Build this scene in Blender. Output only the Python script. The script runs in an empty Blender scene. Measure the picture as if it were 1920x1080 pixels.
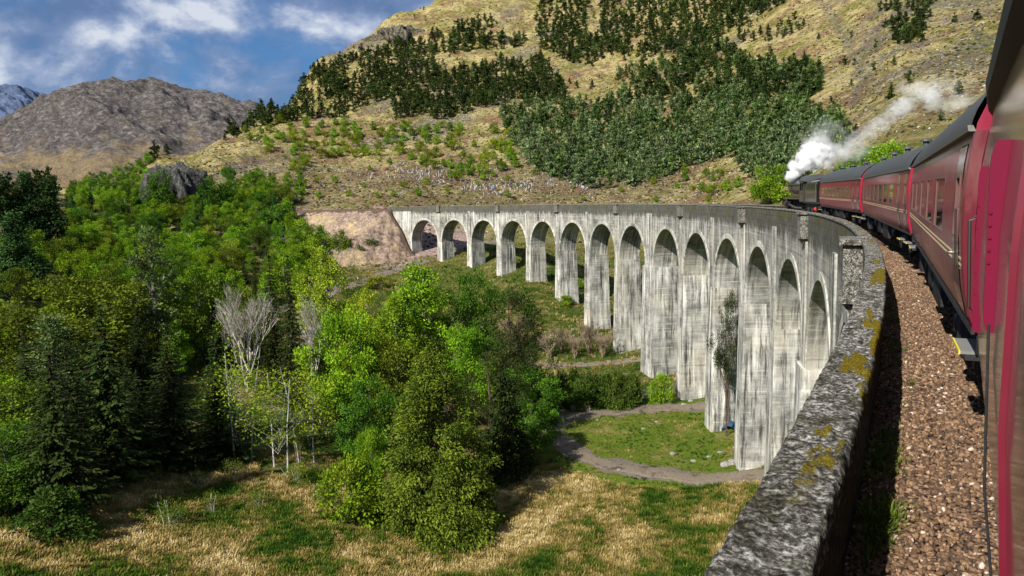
import bpy, math, random
import numpy as np
from mathutils import Matrix, Vector
random.seed(7)
rng = np.random.default_rng(11)
S = bpy.context.scene
COL = S.collection
rad = math.radians

# ------------------------------------------------------------------ camera model (eye at the world origin)
F, YAW, PIT, ROL = 1398.8, rad(30.2353), rad(6.6168), rad(-1.4882)
R = 240.89                      # radius of the curved line, measured through the eye
FW = np.array([-math.sin(YAW)*math.cos(PIT), math.cos(YAW)*math.cos(PIT), -math.sin(PIT)])
RT = np.array([math.cos(YAW), math.sin(YAW), 0.0])
UP = np.cross(RT, FW)
_c, _s = math.cos(ROL), math.sin(ROL)
RT, UP = _c*RT + _s*UP, -_s*RT + _c*UP

def ray(px, py):
    return FW + RT*(px-960)/F - UP*(py-540)/F

cam_d = bpy.data.cameras.new('camera')
cam_d.sensor_width = 36; cam_d.lens = 36*F/1920
cam_d.clip_start = 0.05; cam_d.clip_end = 30000
cam = bpy.data.objects.new('camera', cam_d); COL.objects.link(cam)
cam.matrix_world = Matrix(((RT[0], UP[0], -FW[0], 0), (RT[1], UP[1], -FW[1], 0), (RT[2], UP[2], -FW[2], 0), (0, 0, 0, 1)))
S.camera = cam

# ------------------------------------------------------------------ numpy noise
_perm = rng.permutation(4096).astype(np.int64)
_gr = rng.random(4096)*2-1
def _h(ix, iy, iz=0):
    return _gr[(_perm[(ix + _perm[(iy + _perm[iz & 4095]) & 4095]) & 4095])]
def vnoise(x, y):
    x = np.asarray(x, float); y = np.asarray(y, float)
    ix = np.floor(x).astype(np.int64); iy = np.floor(y).astype(np.int64)
    fx = x-ix; fy = y-iy
    fx = fx*fx*fx*(fx*(fx*6-15)+10); fy = fy*fy*fy*(fy*(fy*6-15)+10)
    z0 = np.zeros_like(ix)
    a = _h(ix, iy, z0); b = _h(ix+1, iy, z0); c = _h(ix, iy+1, z0); d = _h(ix+1, iy+1, z0)
    return (a*(1-fx)+b*fx)*(1-fy)+(c*(1-fx)+d*fx)*fy
def fbm(x, y, oct=4, gain=.5):
    t = 0; a = 1.0
    for i in range(oct):
        t = t + a*vnoise(x*2**i+17.3*i, y*2**i-9.1*i); a *= gain
    return t
def ridged(x, y, oct=5, gain=.55):
    t = 0; a = 1.0
    for i in range(oct):
        t = t + a*(1-2*np.abs(vnoise(x*2**i+31.7*i, y*2**i+5.9*i))); a *= gain
    return t

# ------------------------------------------------------------------ object helpers
def tag(o, label=None, cat=None, group=None, kind=None):
    if label: o['label'] = label
    if cat: o['category'] = cat
    if group: o['group'] = group
    if kind: o['kind'] = kind
    return o
def empty(name, loc=(0, 0, 0), rz=0.0, label=None, cat=None, group=None):
    o = bpy.data.objects.new(name, None); COL.objects.link(o)
    o.location = loc; o.rotation_euler = (0, 0, rz); o.empty_display_size = .2
    return tag(o, label, cat, group)
def link(name, me, parent=None):
    o = bpy.data.objects.new(name, me); COL.objects.link(o)
    if parent is not None: o.parent = parent
    return o
def copy_tree(o, parent=None):
    c = o.copy(); COL.objects.link(c)
    if parent is not None: c.parent = parent
    for ch in list(o.children): copy_tree(ch, c)
    return c

def np_mesh(name, V, faces, mat=None, smooth=False, uv=None, tint=None, midx=None, mats=None):
    """faces: (n,k) int array (all one size) or list of such arrays"""
    me = bpy.data.meshes.new(name)
    V = np.asarray(V, np.float32)
    if not isinstance(faces, list): faces = [faces]
    faces = [np.asarray(f, np.int32) for f in faces if len(f)]
    nl = sum(f.size for f in faces); nf = sum(len(f) for f in faces)
    me.vertices.add(len(V)); me.vertices.foreach_set('co', V.ravel())
    me.loops.add(nl); me.polygons.add(nf)
    me.loops.foreach_set('vertex_index', np.concatenate([f.ravel() for f in faces]))
    tot = np.concatenate([np.full(len(f), f.shape[1], np.int32) for f in faces])
    st = np.concatenate([[0], np.cumsum(tot)[:-1]]).astype(np.int32)
    me.polygons.foreach_set('loop_start', st)
    if smooth: me.polygons.foreach_set('use_smooth', np.ones(nf, bool))
    for m in (mats or ([mat] if mat else [])): me.materials.append(m)
    if midx is not None: me.polygons.foreach_set('material_index', np.asarray(midx, np.int32))
    if tint is not None:
        a = me.attributes.new('tint', 'FLOAT', 'POINT'); a.data.foreach_set('value', np.asarray(tint, np.float32))
    me.update(calc_edges=True)
    if uv is not None:
        l = me.uv_layers.new(name='UVMap'); l.data.foreach_set('uv', np.asarray(uv, np.float32).ravel())
    return me

class MB:
    """collects boxes, tubes, lofts; builds ONE mesh"""
    def __init__(self): self.v = []; self.f = []; self.m = []; self.uv = []; self.cur = 0
    def add(self, V, Fs, uvs=None):
        b = len(self.v); self.v += [tuple(p) for p in V]
        for i, f in enumerate(Fs):
            self.f.append([b+k for k in f]); self.m.append(self.cur)
            self.uv.append(uvs[i] if uvs else None)
    def box(self, x0, x1, y0, y1, z0, z1, rot=None, at=(0, 0, 0)):
        V = [(x, y, z) for x in (x0, x1) for y in (y0, y1) for z in (z0, z1)]
        if rot is not None:
            V = [tuple(rot @ Vector(p) + Vector(at)) for p in V]
        self.add(V, [(0, 1, 3, 2), (4, 6, 7, 5), (0, 4, 5, 1), (2, 3, 7, 6), (0, 2, 6, 4), (1, 5, 7, 3)])
    def bevbox(self, x0, x1, y0, y1, z0, z1, b):
        # chamfered box: eight-sided section along z with chamfered rims
        def ring(i, z):
            return [(x0+i, y0+b, z), (x0+b, y0+i, z), (x1-b, y0+i, z), (x1-i, y0+b, z), (x1-i, y1-b, z), (x1-b, y1-i, z), (x0+b, y1-i, z), (x0+i, y1-b, z)]
        rs = [ring(b, z0), ring(0, z0+b), ring(0, z1-b), ring(b, z1)]
        self.loft(rs, True, True)
    def loft(self, rings, cap0=False, cap1=False, closed=True):
        n = len(rings[0]); V = [p for r in rings for p in r]; Fs = []
        for i in range(len(rings)-1):
            for j in range(n if closed else n-1):
                k = (j+1) % n
                Fs.append((i*n+j, i*n+k, (i+1)*n+k, (i+1)*n+j))
        if cap0: Fs.append(tuple(reversed(range(n))))
        if cap1: Fs.append(tuple((len(rings)-1)*n+j for j in range(n)))
        self.add(V, Fs)
    def tube(self, pts, rads, n=6, caps=True):
        pts = [Vector(p) for p in pts]
        if not hasattr(rads, '__len__'): rads = [rads]*len(pts)
        rings = []
        for i, p in enumerate(pts):
            d = (pts[min(i+1, len(pts)-1)]-pts[max(i-1, 0)])
            d = d.normalized() if d.length > 1e-9 else Vector((0, 0, 1))
            a = Vector((0, 0, 1)) if abs(d.z) < .9 else Vector((1, 0, 0))
            u = d.cross(a).normalized(); w = d.cross(u)
            rings.append([tuple(p+(u*math.cos(t)+w*math.sin(t))*rads[i]) for t in (2*math.pi*k/n for k in range(n))])
        self.loft(rings, caps, caps)
    def lathe(self, prof, axis='z', n=20, c=(0, 0, 0), caps=True):
        rings = []
        for (r, h) in prof:
            rg = []
            for k in range(n):
                t = 2*math.pi*k/n; a, b = r*math.cos(t), r*math.sin(t)
                p = {'z': (a, b, h), 'y': (a, h, b), 'x': (h, a, b)}[axis]
                rg.append((p[0]+c[0], p[1]+c[1], p[2]+c[2]))
            rings.append(rg)
        self.loft(rings, caps, caps)
    def build(self, name, mats, parent=None, smooth=False, auto=None):
        me = bpy.data.meshes.new(name); me.from_pydata(self.v, [], self.f)
        if not isinstance(mats, (list, tuple)): mats = [mats]
        for m in mats: me.materials.append(m)
        if len(mats) > 1: me.polygons.foreach_set('material_index', np.array(self.m, np.int32))
        if any(u is not None for u in self.uv):
            l = me.uv_layers.new(name='UVMap'); k = 0; arr = []
            for f, u in zip(self.f, self.uv):
                arr += list(u) if u is not None else [(0, 0)]*len(f)
            l.data.foreach_set('uv', np.array(arr, np.float32).ravel())
        if smooth: me.polygons.foreach_set('use_smooth', np.ones(len(self.f), bool))
        if auto is not None:
            me.polygons.foreach_set('use_smooth', np.ones(len(self.f), bool))
            try: me.set_sharp_from_angle(angle=rad(auto))
            except Exception: pass
        me.update()
        return link(name, me, parent)

# ------------------------------------------------------------------ material helpers
class NT:
    def __init__(self, name, world=False):
        if world:
            self.m = bpy.data.worlds.new(name)
        else: self.m = bpy.data.materials.new(name)
        self.m.use_nodes = True
        self.t = self.m.node_tree; self.t.nodes.clear()
    def n(self, typ, **kw):
        nd = self.t.nodes.new(typ)
        ins = kw.pop('i', {})
        for k, v in kw.items(): setattr(nd, k, v)
        for k, v in ins.items():
            if isinstance(v, bpy.types.NodeSocket): self.t.links.new(v, nd.inputs[k])
            else: nd.inputs[k].default_value = v
        return nd
    def l(self, a, b): self.t.links.new(a, b)
    def ramp(self, fac, stops, interp='LINEAR'):
        r = self.t.nodes.new('ShaderNodeValToRGB'); r.color_ramp.interpolation = interp
        e = r.color_ramp.elements
        while len(e) > 1: e.remove(e[-1])
        e[0].position = stops[0][0]; e[0].color = c4(stops[0][1])
        for p, c in stops[1:]:
            q = e.new(p); q.color = c4(c)
        self.l(fac, r.inputs[0]); return r.outputs[0]
    def noise(self, vec, scale, detail=5, rough=.55, out=0, dist=0.0):
        nd = self.n('ShaderNodeTexNoise', i={'Scale': scale, 'Detail': detail, 'Roughness': rough, 'Distortion': dist})
        if vec is not None: self.l(vec, nd.inputs['Vector'])
        return nd.outputs[out]
    def mix(self, fac, a, b, mode='MIX'):
        nd = self.t.nodes.new('ShaderNodeMix'); nd.data_type = 'RGBA'; nd.blend_type = mode
        for k, v in ((0, fac), (6, a), (7, b)):
            if isinstance(v, bpy.types.NodeSocket): self.l(v, nd.inputs[k])
            else: nd.inputs[k].default_value = v if k == 0 else c4(v)
        return nd.outputs[2]
    def math(self, op, a, b=0.0, c=None, clamp=False):
        nd = self.t.nodes.new('ShaderNodeMath'); nd.operation = op; nd.use_clamp = clamp
        for k, v in ((0, a), (1, b)) + (((2, c),) if c is not None else ()):
            if isinstance(v, bpy.types.NodeSocket): self.l(v, nd.inputs[k])
            else: nd.inputs[k].default_value = v
        return nd.outputs[0]
    def mapr(self, v, a, b, c=0.0, d=1.0):
        nd = self.n('ShaderNodeMapRange', i={1: a, 2: b, 3: c, 4: d}); self.l(v, nd.inputs[0]); return nd.outputs[0]
    def mapping(self, vec, scale=(1, 1, 1), loc=(0, 0, 0)):
        nd = self.n('ShaderNodeMapping', i={'Scale': scale, 'Location': loc}); self.l(vec, nd.inputs[0]); return nd.outputs[0]
    def pos(self): return self.n('ShaderNodeNewGeometry').outputs['Position']
    def uv(self): return self.n('ShaderNodeTexCoord').outputs['UV']
    def obj(self): return self.n('ShaderNodeTexCoord').outputs['Object']
    def attr(self, name, out='Fac'): return self.n('ShaderNodeAttribute', attribute_name=name).outputs[out]
    def bump(self, h, strength=.5, dist=.1):
        nd = self.n('ShaderNodeBump', i={'Strength': strength, 'Distance': dist}); self.l(h, nd.inputs['Height']); return nd.outputs[0]
    def out(self, color, rough=.8, normal=None, spec=.3, metal=0.0, coat=0.0, trans=0.0, coatr=.05):
        p = self.n('ShaderNodeBsdfPrincipled')
        for k, v in (('Base Color', color), ('Roughness', rough), ('Specular IOR Level', spec), ('Metallic', metal), ('Coat Weight', coat), ('Coat Roughness', coatr)):
            if isinstance(v, bpy.types.NodeSocket): self.l(v, p.inputs[k])
            else: p.inputs[k].default_value = c4(v) if k == 'Base Color' else v
        if normal is not None: self.l(normal, p.inputs['Normal'])
        sh = p.outputs[0]
        if trans > 0:
            t = self.n('ShaderNodeBsdfTranslucent')
            if isinstance(color, bpy.types.NodeSocket): self.l(color, t.inputs[0])
            else: t.inputs[0].default_value = c4(color)
            mx = self.n('ShaderNodeMixShader', i={0: trans}); self.l(sh, mx.inputs[1]); self.l(t.outputs[0], mx.inputs[2]); sh = mx.outputs[0]
        o = self.n('ShaderNodeOutputMaterial'); self.l(sh, o.inputs[0]); return self.m
def c4(c):
    c = tuple(c); return c if len(c) == 4 else c+(1.0,)
def plain(name, col, rough=.6, spec=.4, var=.25, scale=6, metal=0.0, coat=0.0, bump=0.0):
    t = NT(name); o = t.obj(); n = t.noise(o, scale, 6, .6)
    c = t.mix(n, tuple(k*(1-var) for k in col), tuple(min(1, k*(1+var)) for k in col))
    nb = t.bump(t.noise(o, scale*5, 4), bump, .02) if bump else None
    return t.out(c, rough, nb, spec, metal, coat)
# ------------------------------------------------------------------ light and sky
SUN_AZ = rad(190.0); SUN_EL = rad(38)
sd = bpy.data.lights.new('sun', 'SUN'); sd.energy = 5.0; sd.angle = rad(.5); sd.color = (1, .95, .86)
so = bpy.data.objects.new('sun', sd); COL.objects.link(so)
dirv = Vector((math.sin(SUN_AZ)*math.cos(SUN_EL), math.cos(SUN_AZ)*math.cos(SUN_EL), math.sin(SUN_EL)))
so.rotation_euler = dirv.to_track_quat('Z', 'Y').to_euler()
W = NT('World', True); S.world = W.m
sky = W.n('ShaderNodeTexSky', sky_type='NISHITA', sun_disc=False, sun_elevation=SUN_EL, sun_rotation=SUN_AZ, altitude=50, air_density=1.0, dust_density=.4, ozone_density=3.0)
gen = W.n('ShaderNodeTexCoord').outputs['Generated']
blue = W.mix(1.0, sky.outputs[0], (.40, .77, 1.10), 'MULTIPLY')
m1 = W.mapping(gen, (5.2, 5.2, 7.5), (4.3, 2.1, .35))
n1 = W.noise(m1, 1.25, 7, .56, dist=.25)
n2 = W.noise(W.mapping(gen, (5.2, 5.2, 7.5), (4.36, 2.16, .14)), 1.25, 7, .56, dist=.25)
n3 = W.noise(W.mapping(gen, (3, 3, 7), (1.3, 7.1, 2)), 4.2, 6, .62)
cov = W.mapr(W.math('ADD', n1, W.math('MULTIPLY', W.math('SUBTRACT', n3, .5), .28)), .25, .46)
lit = W.mapr(W.math('ADD', W.math('SUBTRACT', n1, n2), W.math('MULTIPLY', W.math('SUBTRACT', n3, .5), .22)), -.10, .16)
cc = W.ramp(lit, [(0, (1.5, 2.3, 4.2)), (.38, (2.5, 3.3, 5.3)), (.64, (4.4, 5.1, 6.9)), (.82, (6.4, 7.0, 8.3)), (1, (9.0, 9.3, 9.9))])
skyc = W.mix(W.math('MULTIPLY', cov, .80), blue, cc)
bg = W.n('ShaderNodeBackground', i={'Strength': .055}); W.l(skyc, bg.inputs[0])
wo = W.n('ShaderNodeOutputWorld'); W.l(bg.outputs[0], wo.inputs[0])
S.view_settings.view_transform = 'Standard'; S.view_settings.look = 'None'; S.view_settings.exposure = 0.72; S.view_settings.gamma = 1
S.render.engine = 'CYCLES'; S.cycles.use_denoising = True
S.render.filter_size = 1.05
S.cycles.max_bounces = 6; S.cycles.volume_bounces = 6; S.cycles.transparent_max_bounces = 8; S.cycles.diffuse_bounces = 3
S.cycles.volume_step_rate = 1.0; S.cycles.volume_max_steps = 256

# ------------------------------------------------------------------ terrain: height as a function of azimuth and distance
def el(px, py):
    d = ray(px, py); h = math.hypot(d[0], d[1])
    return math.atan2(d[0], d[1]), d[2]/h
COLS = {   # picture column: (row, metres) pairs the ground passes through; ('z', metres, height) beyond the crest
 -900: [(1080,82),(900,115),(700,170),(560,240),(460,330),(400,420),(350,520),('z',700,20),('z',1500,0)],
 -300: [(1080,80),(940,98),(800,126),(620,195),(490,285),(420,370),(355,520),('z',700,10),('z',1500,-20)],
 0:    [(1080,78),(950,97),(800,126),(620,195),(490,280),(410,360),(350,520),('z',700,10),('z',1500,-20)],
 150:  [(1080,77),(940,97),(800,124),(640,185),(510,270),(420,360),(345,520),('z',700,15),('z',1500,-10)],
 300:  [(1080,77),(900,105),(780,130),(670,172),(560,235),(450,320),(380,410),(330,490),(288,600),('z',800,25),('z',1600,0)],
 520:  [(1080,76),(915,100),(790,128),(680,168),(560,237),(490,292),(446,330),(400,365),(380,410),(330,492),(280,580),(235,680),(180,800),('z',1000,80),('z',1800,0)],
 450:  [(1080,76),(900,104),(780,130),(670,172),(560,235),(480,300),(430,350),(380,410),(330,490),(290,560),(250,650),(226,720),('z',900,40),('z',1700,0)],
 600:  [(1080,75),(930,97),(800,125),(690,165),(560,240),(500,285),(462,312),(394,343),(380,400),(330,500),(270,620),(200,760),(104,920),('z',1150,150),('z',1900,0)],
 670:  [(1080,75),(940,96),(825,120),(715,156),(605,215),(530,260),(490,295),(466,308),(394,337),(384,375),(335,475),(285,575),(215,705),(130,855),(70,985),('z',1220,180),('z',2100,0)],
 740:  [(1080,75),(950,94),(850,114),(740,147),(650,190),(560,240),(505,280),(470,304),(394,331),(388,352),(340,450),(300,530),(230,650),(150,790),(80,930),(14,1040),('z',1300,190),('z',2300,0)],
 860:  [(1080,75),(950,93),(850,113),(740,148),(650,188),(560,237),(500,266),(462,298),(420,335),(385,392),(340,460),(300,520),(230,650),(120,860),(-40,1120),(-110,1300),('z',1700,330),('z',3000,100)],
 1000: [(1080,75),(950,92),(850,112),(750,145),(690,170),(620,190),(545,218),(480,265),(420,335),(385,395),(340,460),(300,520),(200,690),(100,870),(0,1080),(-100,1400),('z',2600,300)],
 1150: [(1080,75),(950,92),(880,104),(770,134),(700,164),(648,184),(560,228),(470,295),(400,375),(340,450),(300,520),(200,650),(100,820),(0,1010),(-100,1300),('z',2600,300)],
 1300: [(1080,75),(950,92),(880,104),(793,127),(700,158),(600,198),(500,260),(400,350),(340,430),(250,550),(100,760),(0,950),(-100,1250),('z',2600,320)],
 1500: [(1080,76),(880,101),(780,126),(700,150),(580,195),(470,240),(384,282),(335,335),(250,430),(150,560),(0,780),(-150,1150),('z',2600,400)],
 1700: [(1080,78),(880,105),(700,140),(560,170),(430,205),(350,235),(290,270),(200,350),(100,470),(0,620),(-150,950),('z',2600,420)],
 1900: [(1080,80),(880,105),(700,135),(560,160),(430,185),(350,205),(290,235),(200,310),(100,420),(0,560),(-150,850),('z',2600,430)],
 2500: [(1080,80),(880,105),(700,130),(560,150),(430,175),(350,200),(200,300),(0,500),(-150,800),('z',2600,430)],
}
RS = np.concatenate([np.linspace(3, 60, 20, endpoint=False), 60*np.exp(np.arange(0, 470)*.0072), [1900, 2100, 2400, 2800, 3500, 5000, 9000]])
AZF = np.concatenate([np.linspace(-180, -72, 28, endpoint=False), np.linspace(-72, -66, 20, endpoint=False), np.linspace(-66, 8, 900, endpoint=False), np.linspace(8, 20, 40, endpoint=False), np.linspace(20, 180, 40)])*math.pi/180
ca, cz = [], []
for px, pts in COLS.items():
    rr, zz, aa = [], [], []
    for p in pts:
        if p[0] == 'z': rr.append(p[1]); zz.append(p[2]); aa.append(aa[-1])
        else:
            a, e = el(px, p[0]); rr.append(p[1]); zz.append(e*p[1]); aa.append(a)
    rr, zz = np.array(rr), np.array(zz)
    zc_ = np.interp(RS, rr, zz); zc_[RS < rr[0]] = zz[0]; zc_ = np.where(RS > 3500, np.minimum(zc_, 60), zc_)
    ca.append(np.interp(RS, rr, aa)); cz.append(zc_)
ca, cz = np.array(ca), np.array(cz)
ZG = np.empty((len(RS), len(AZF)))
for i in range(len(RS)):
    a = np.concatenate([[-math.pi], ca[:, i], [math.pi]]); z = np.concatenate([[-37], cz[:, i], [-37]])
    ZG[i] = np.interp(AZF, a, z)
def smooth(Z, k, ax):
    w = np.hanning(2*k+3)[1:-1]; w /= w.sum()
    P = np.pad(Z, [(k, k) if j == ax else (0, 0) for j in range(2)], mode='edge')
    return sum(w[t]*np.take(P, range(t, t+Z.shape[ax]), ax) for t in range(2*k+1))
ZG = smooth(smooth(ZG, 4, 0), 11, 1)
AA, RR = np.meshgrid(AZF, RS); GX, GY = RR*np.sin(AA), RR*np.cos(AA)
far = np.clip((RR-230)/350, 0, 1)
ZG += (.22+.9*far)*fbm(GX/9, GY/9, 4) + far*4.2*fbm(GX/60, GY/60, 4) - far*2.2*np.clip(ridged(GX/75+2, GY/75, 3)-.9, 0, 1) + far*.8*ridged(GX/20+3, GY/20, 4)*np.clip(fbm(GX/90+9, GY/90, 2)+.25, 0, 1)
def zt(x, y):
    x = np.asarray(x, float); y = np.asarray(y, float)
    r = np.hypot(x, y); a = np.arctan2(x, y)
    fi = np.clip(np.interp(r, RS, np.arange(len(RS))), 0, len(RS)-1.001); fj = np.clip(np.interp(a, AZF, np.arange(len(AZF))), 0, len(AZF)-1.001)
    i = fi.astype(int); j = fj.astype(int); u = fi-i; v = fj-j
    return ZG[i, j]*(1-u)*(1-v)+ZG[i+1, j]*u*(1-v)+ZG[i, j+1]*(1-u)*v+ZG[i+1, j+1]*u*v
_rs = np.concatenate([np.arange(30, 200, .5), np.arange(200, 1700, 2.0)])
def hit(px, py):
    """the point of the ground seen at this pixel"""
    d = ray(px, py); h = math.hypot(d[0], d[1]); ux, uy, e = d[0]/h, d[1]/h, d[2]/h
    g = zt(ux*_rs, uy*_rs); k = np.nonzero(e*_rs <= g)[0]
    if len(k) == 0: return None
    r = _rs[k[0]]
    return np.array([ux*r, uy*r, zt(ux*r, uy*r)])
def at_r(px, r, py=600):
    d = ray(px, py); h = math.hypot(d[0], d[1]); x, y = d[0]/h*r, d[1]/h*r
    return np.array([x, y, float(zt(x, y))])

def poly_d(X, Y, P):
    D = np.full(np.shape(X), 1e9)
    for (a, b) in zip(P[:-1], P[1:]):
        ab = b[:2]-a[:2]; t = np.clip(((X-a[0])*ab[0]+(Y-a[1])*ab[1])/(ab@ab+1e-9), 0, 1)
        D = np.minimum(D, np.hypot(X-a[0]-t*ab[0], Y-a[1]-t*ab[1]))
    return D
def chaikin(P, n=3):
    P = np.array(P)
    for _ in range(n):
        Q = np.empty((2*len(P)-2, P.shape[1])); Q[0::2] = .75*P[:-1]+.25*P[1:]; Q[1::2] = .25*P[:-1]+.75*P[1:]
        P = np.vstack([P[:1], Q, P[-1:]])
    return P
pathA = chaikin([hit(*p) for p in ((1560, 893), (1430, 893), (1300, 897), (1200, 886), (1120, 868), (1055, 838), (1032, 806), (1060, 783), (1130, 774), (1230, 766), (1340, 757), (1450, 752))])
pathB = chaikin([hit(*p) for p in ((900, 690), (1000, 686), (1100, 682), (1205, 673), (1300, 664))])
pathC = chaikin([hit(*p) for p in ((520, 585), (600, 556), (680, 528), (740, 506), (800, 490), (840, 474), (880, 462), (930, 452))])
gul = [chaikin([hit(*p) for p in P]) for P in (((1548, 6), (1560, 30), (1592, 72), (1606, 108), (1619, 136), (1603, 160), (1600, 192)), ((1700, 78), (1660, 100), (1640, 120), (1625, 140)), ((1120, 4), (1117, 60), (1106, 108)))]
dG = np.minimum.reduce([poly_d(GX, GY, g_) for g_ in gul]); ZG -= 2.6*np.exp(-(dG/5.0)**2)*np.clip((RR-300)/100, 0, 1)
meadC = hit(1240, 832)
mead = np.clip(1.6-np.hypot((GX-meadC[0])/24, (GY-meadC[1])/21), 0, 1)
dA = poly_d(GX, GY, pathA); dB = poly_d(GX, GY, pathB); dC = poly_d(GX, GY, pathC)
wob = fbm(GX/4, GY/4, 3)
path_m = np.clip(1.0-(dA-1.7-wob*.9)/1.2, 0, 1)
path_m = np.maximum(path_m, np.clip(1-(dC-2.0-wob*.9)/1.2, 0, 1))
path_m = np.maximum(path_m, np.clip(1-(dB-1.4)/.8, 0, 1))
# scree: the embankment that carries the line on beyond the viaduct
ec = [hit(*p) for p in ((555, 430), (640, 432), (715, 425), (760, 450))]
scr = np.clip(1-(poly_d(GX, GY, np.array(ec))-26-wob*6)/8, 0, 1)*(ZG > -24)*(ZG < -1.0+wob*2)
hillm = np.clip((RR-330)/150, 0, 1)
# rock shows where the noise says and the slope is steep
crag = np.clip((fbm(GX/42+5, GY/42, 5)-.25)*2.2, 0, 1)*hillm
upr = np.clip((AA-rad(-9))/rad(6), 0, 1)*np.clip((RR-300)/150, 0, 1)
crag = np.maximum(crag, np.exp(-(dG/3.2)**2)*.9*(GX > -120))
crag = np.clip(crag + upr*np.clip(ridged(GX/26, GY/26, 4)-.55, 0, 1)*1.3, 0, 1)
nA, nR = len(AZF), len(RS)
idx = np.arange(nR*nA).reshape(nR, nA)
quads = np.stack([idx[:-1, :-1], idx[1:, :-1], idx[1:, 1:], idx[:-1, 1:]], -1).reshape(-1, 4)[:, ::-1]

def ground_mat():
    t = NT('ground'); p = t.pos()
    sep = t.n('ShaderNodeSeparateColor'); t.l(t.attr('mask', 'Color'), sep.inputs[0])
    mM, mP, mS = sep.outputs[0], sep.outputs[1], sep.outputs[2]
    cr = t.attr('crag'); hl = t.attr('hill')
    big = t.noise(p, .035, 6, .6); mid = t.noise(p, .22, 6, .62); fine = t.noise(p, 1.6, 6, .7); vf = t.noise(p, 6.0, 5, .7)
    tan = t.ramp(fine, [(.25, (.085, .062, .022)), (.45, (.20, .15, .055)), (.6, (.33, .26, .10)), (.8, (.46, .38, .17))])
    grn = t.ramp(fine, [(.3, (.018, .035, .006)), (.55, (.07, .11, .014)), (.75, (.13, .17, .03))])
    near = t.mix(t.mapr(t.math('ADD', mid, t.math('MULTIPLY', big, .6)), .80, .98), grn, tan)
    heath = t.ramp(fine, [(.3, (.08, .045, .025)), (.55, (.26, .15, .085)), (.75, (.40, .26, .16))])
    moor = t.ramp(fine, [(.22, (.11, .08, .035)), (.42, (.36, .285, .12)), (.6, (.60, .50, .24)), (.8, (.76, .66, .40))])
    olive = t.ramp(fine, [(.3, (.045, .045, .008)), (.55, (.20, .19, .035)), (.8, (.36, .33, .08))])
    h1 = t.mix(t.mapr(t.math('ADD', t.math('MULTIPLY', mid, .5), t.math('MULTIPLY', t.noise(p, .028, 6, .65), .5)), .44, .56), moor, olive)
    h1 = t.mix(t.mapr(t.noise(p, .036, 8, .74), .50, .60), h1, heath)
    rock = t.ramp(t.noise(t.mapping(p, (1, 1, 2.5)), .55, 8, .72), [(.3, (.02, .02, .02)), (.5, (.12, .115, .105)), (.7, (.34, .33, .31))])
    h1 = t.mix(t.math('MULTIPLY', cr, t.mapr(t.noise(p, .5, 6, .7), .42, .56)), h1, rock)
    # boulders and dark tufts
    v = t.n('ShaderNodeTexVoronoi', i={'Scale': .55}); t.l(p, v.inputs['Vector'])
    h1 = t.mix(t.math('MULTIPLY', t.mapr(v.outputs[0], .52, .30), t.mapr(t.noise(p, .17, 6, .7), .47, .56)), h1, t.mix(fine, (.02, .02, .008), (.10, .09, .03)))
    v2 = t.n('ShaderNodeTexVoronoi', i={'Scale': .33, 'Randomness': 1}); t.l(p, v2.inputs['Vector'])
    h1 = t.mix(t.math('MULTIPLY', t.mapr(v2.outputs[0], .34, .22), t.mapr(t.noise(p, .08, 5, .7), .50, .60)), h1, t.mix(fine, (.10, .10, .09), (.45, .43, .39)))
    br = t.attr('brown')
    h1 = t.mix(t.math('MULTIPLY', br, t.mapr(t.noise(p, .25, 6, .7), .40, .56)), h1, t.ramp(t.noise(p, .9, 7, .75), [(.3, (.035, .025, .015)), (.48, (.14, .10, .065)), (.62, (.30, .22, .14)), (.75, (.45, .36, .25))]))
    c = t.mix(hl, near, h1)
    med = t.ramp(vf, [(.25, (.05, .09, .008)), (.5, (.12, .18, .016)), (.75, (.21, .25, .035))])
    med = t.mix(t.mapr(mid, .50, .66), med, (.26, .22, .07))
    c = t.mix(t.mapr(t.math('ADD', mM, t.math('MULTIPLY', t.math('SUBTRACT', mid, .5), .9)), .25, .5), c, med)
    scree = t.ramp(t.noise(p, .8, 8, .75), [(.28, (.13, .085, .075)), (.5, (.40, .285, .25)), (.72, (.62, .48, .42))])
    c = t.mix(t.math('MULTIPLY', mS, t.mapr(t.noise(p, .15, 5, .6), .30, .46)), c, scree)
    pt = t.ramp(vf, [(.25, (.085, .068, .052)), (.5, (.22, .185, .15)), (.75, (.38, .33, .27))])
    pt = t.mix(t.mapr(t.noise(p, .35, 5, .65), .56, .66), pt, (.055, .045, .038))
    c = t.mix(t.mapr(mP, .35, .6), c, pt)
    hgt = t.math('ADD', fine, t.math('MULTIPLY', vf, .35))
    b = t.bump(hgt, .9, 1.1); b2 = t.n('ShaderNodeBump', i={'Strength': .8, 'Distance': 3.0}); t.l(t.math('MULTIPLY', t.noise(p, .5, 7, .72), hl), b2.inputs['Height']); t.l(b, b2.inputs['Normal'])
    return t.out(c, .95, b2.outputs[0], .1)
GM = ground_mat()
def path_mat():
    t = NT('gravel_track'); p = t.pos(); vf = t.noise(p, 6.0, 6, .72)
    c = t.ramp(vf, [(.25, (.06, .047, .034)), (.5, (.18, .145, .105)), (.75, (.36, .30, .22))])
    c = t.mix(t.mapr(t.noise(p, .4, 6, .68), .54, .64, 0, .85), c, (.06, .048, .038))
    return t.out(c, .95, t.bump(vf, .8, .2), .12)
PM_ = path_mat()
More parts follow.
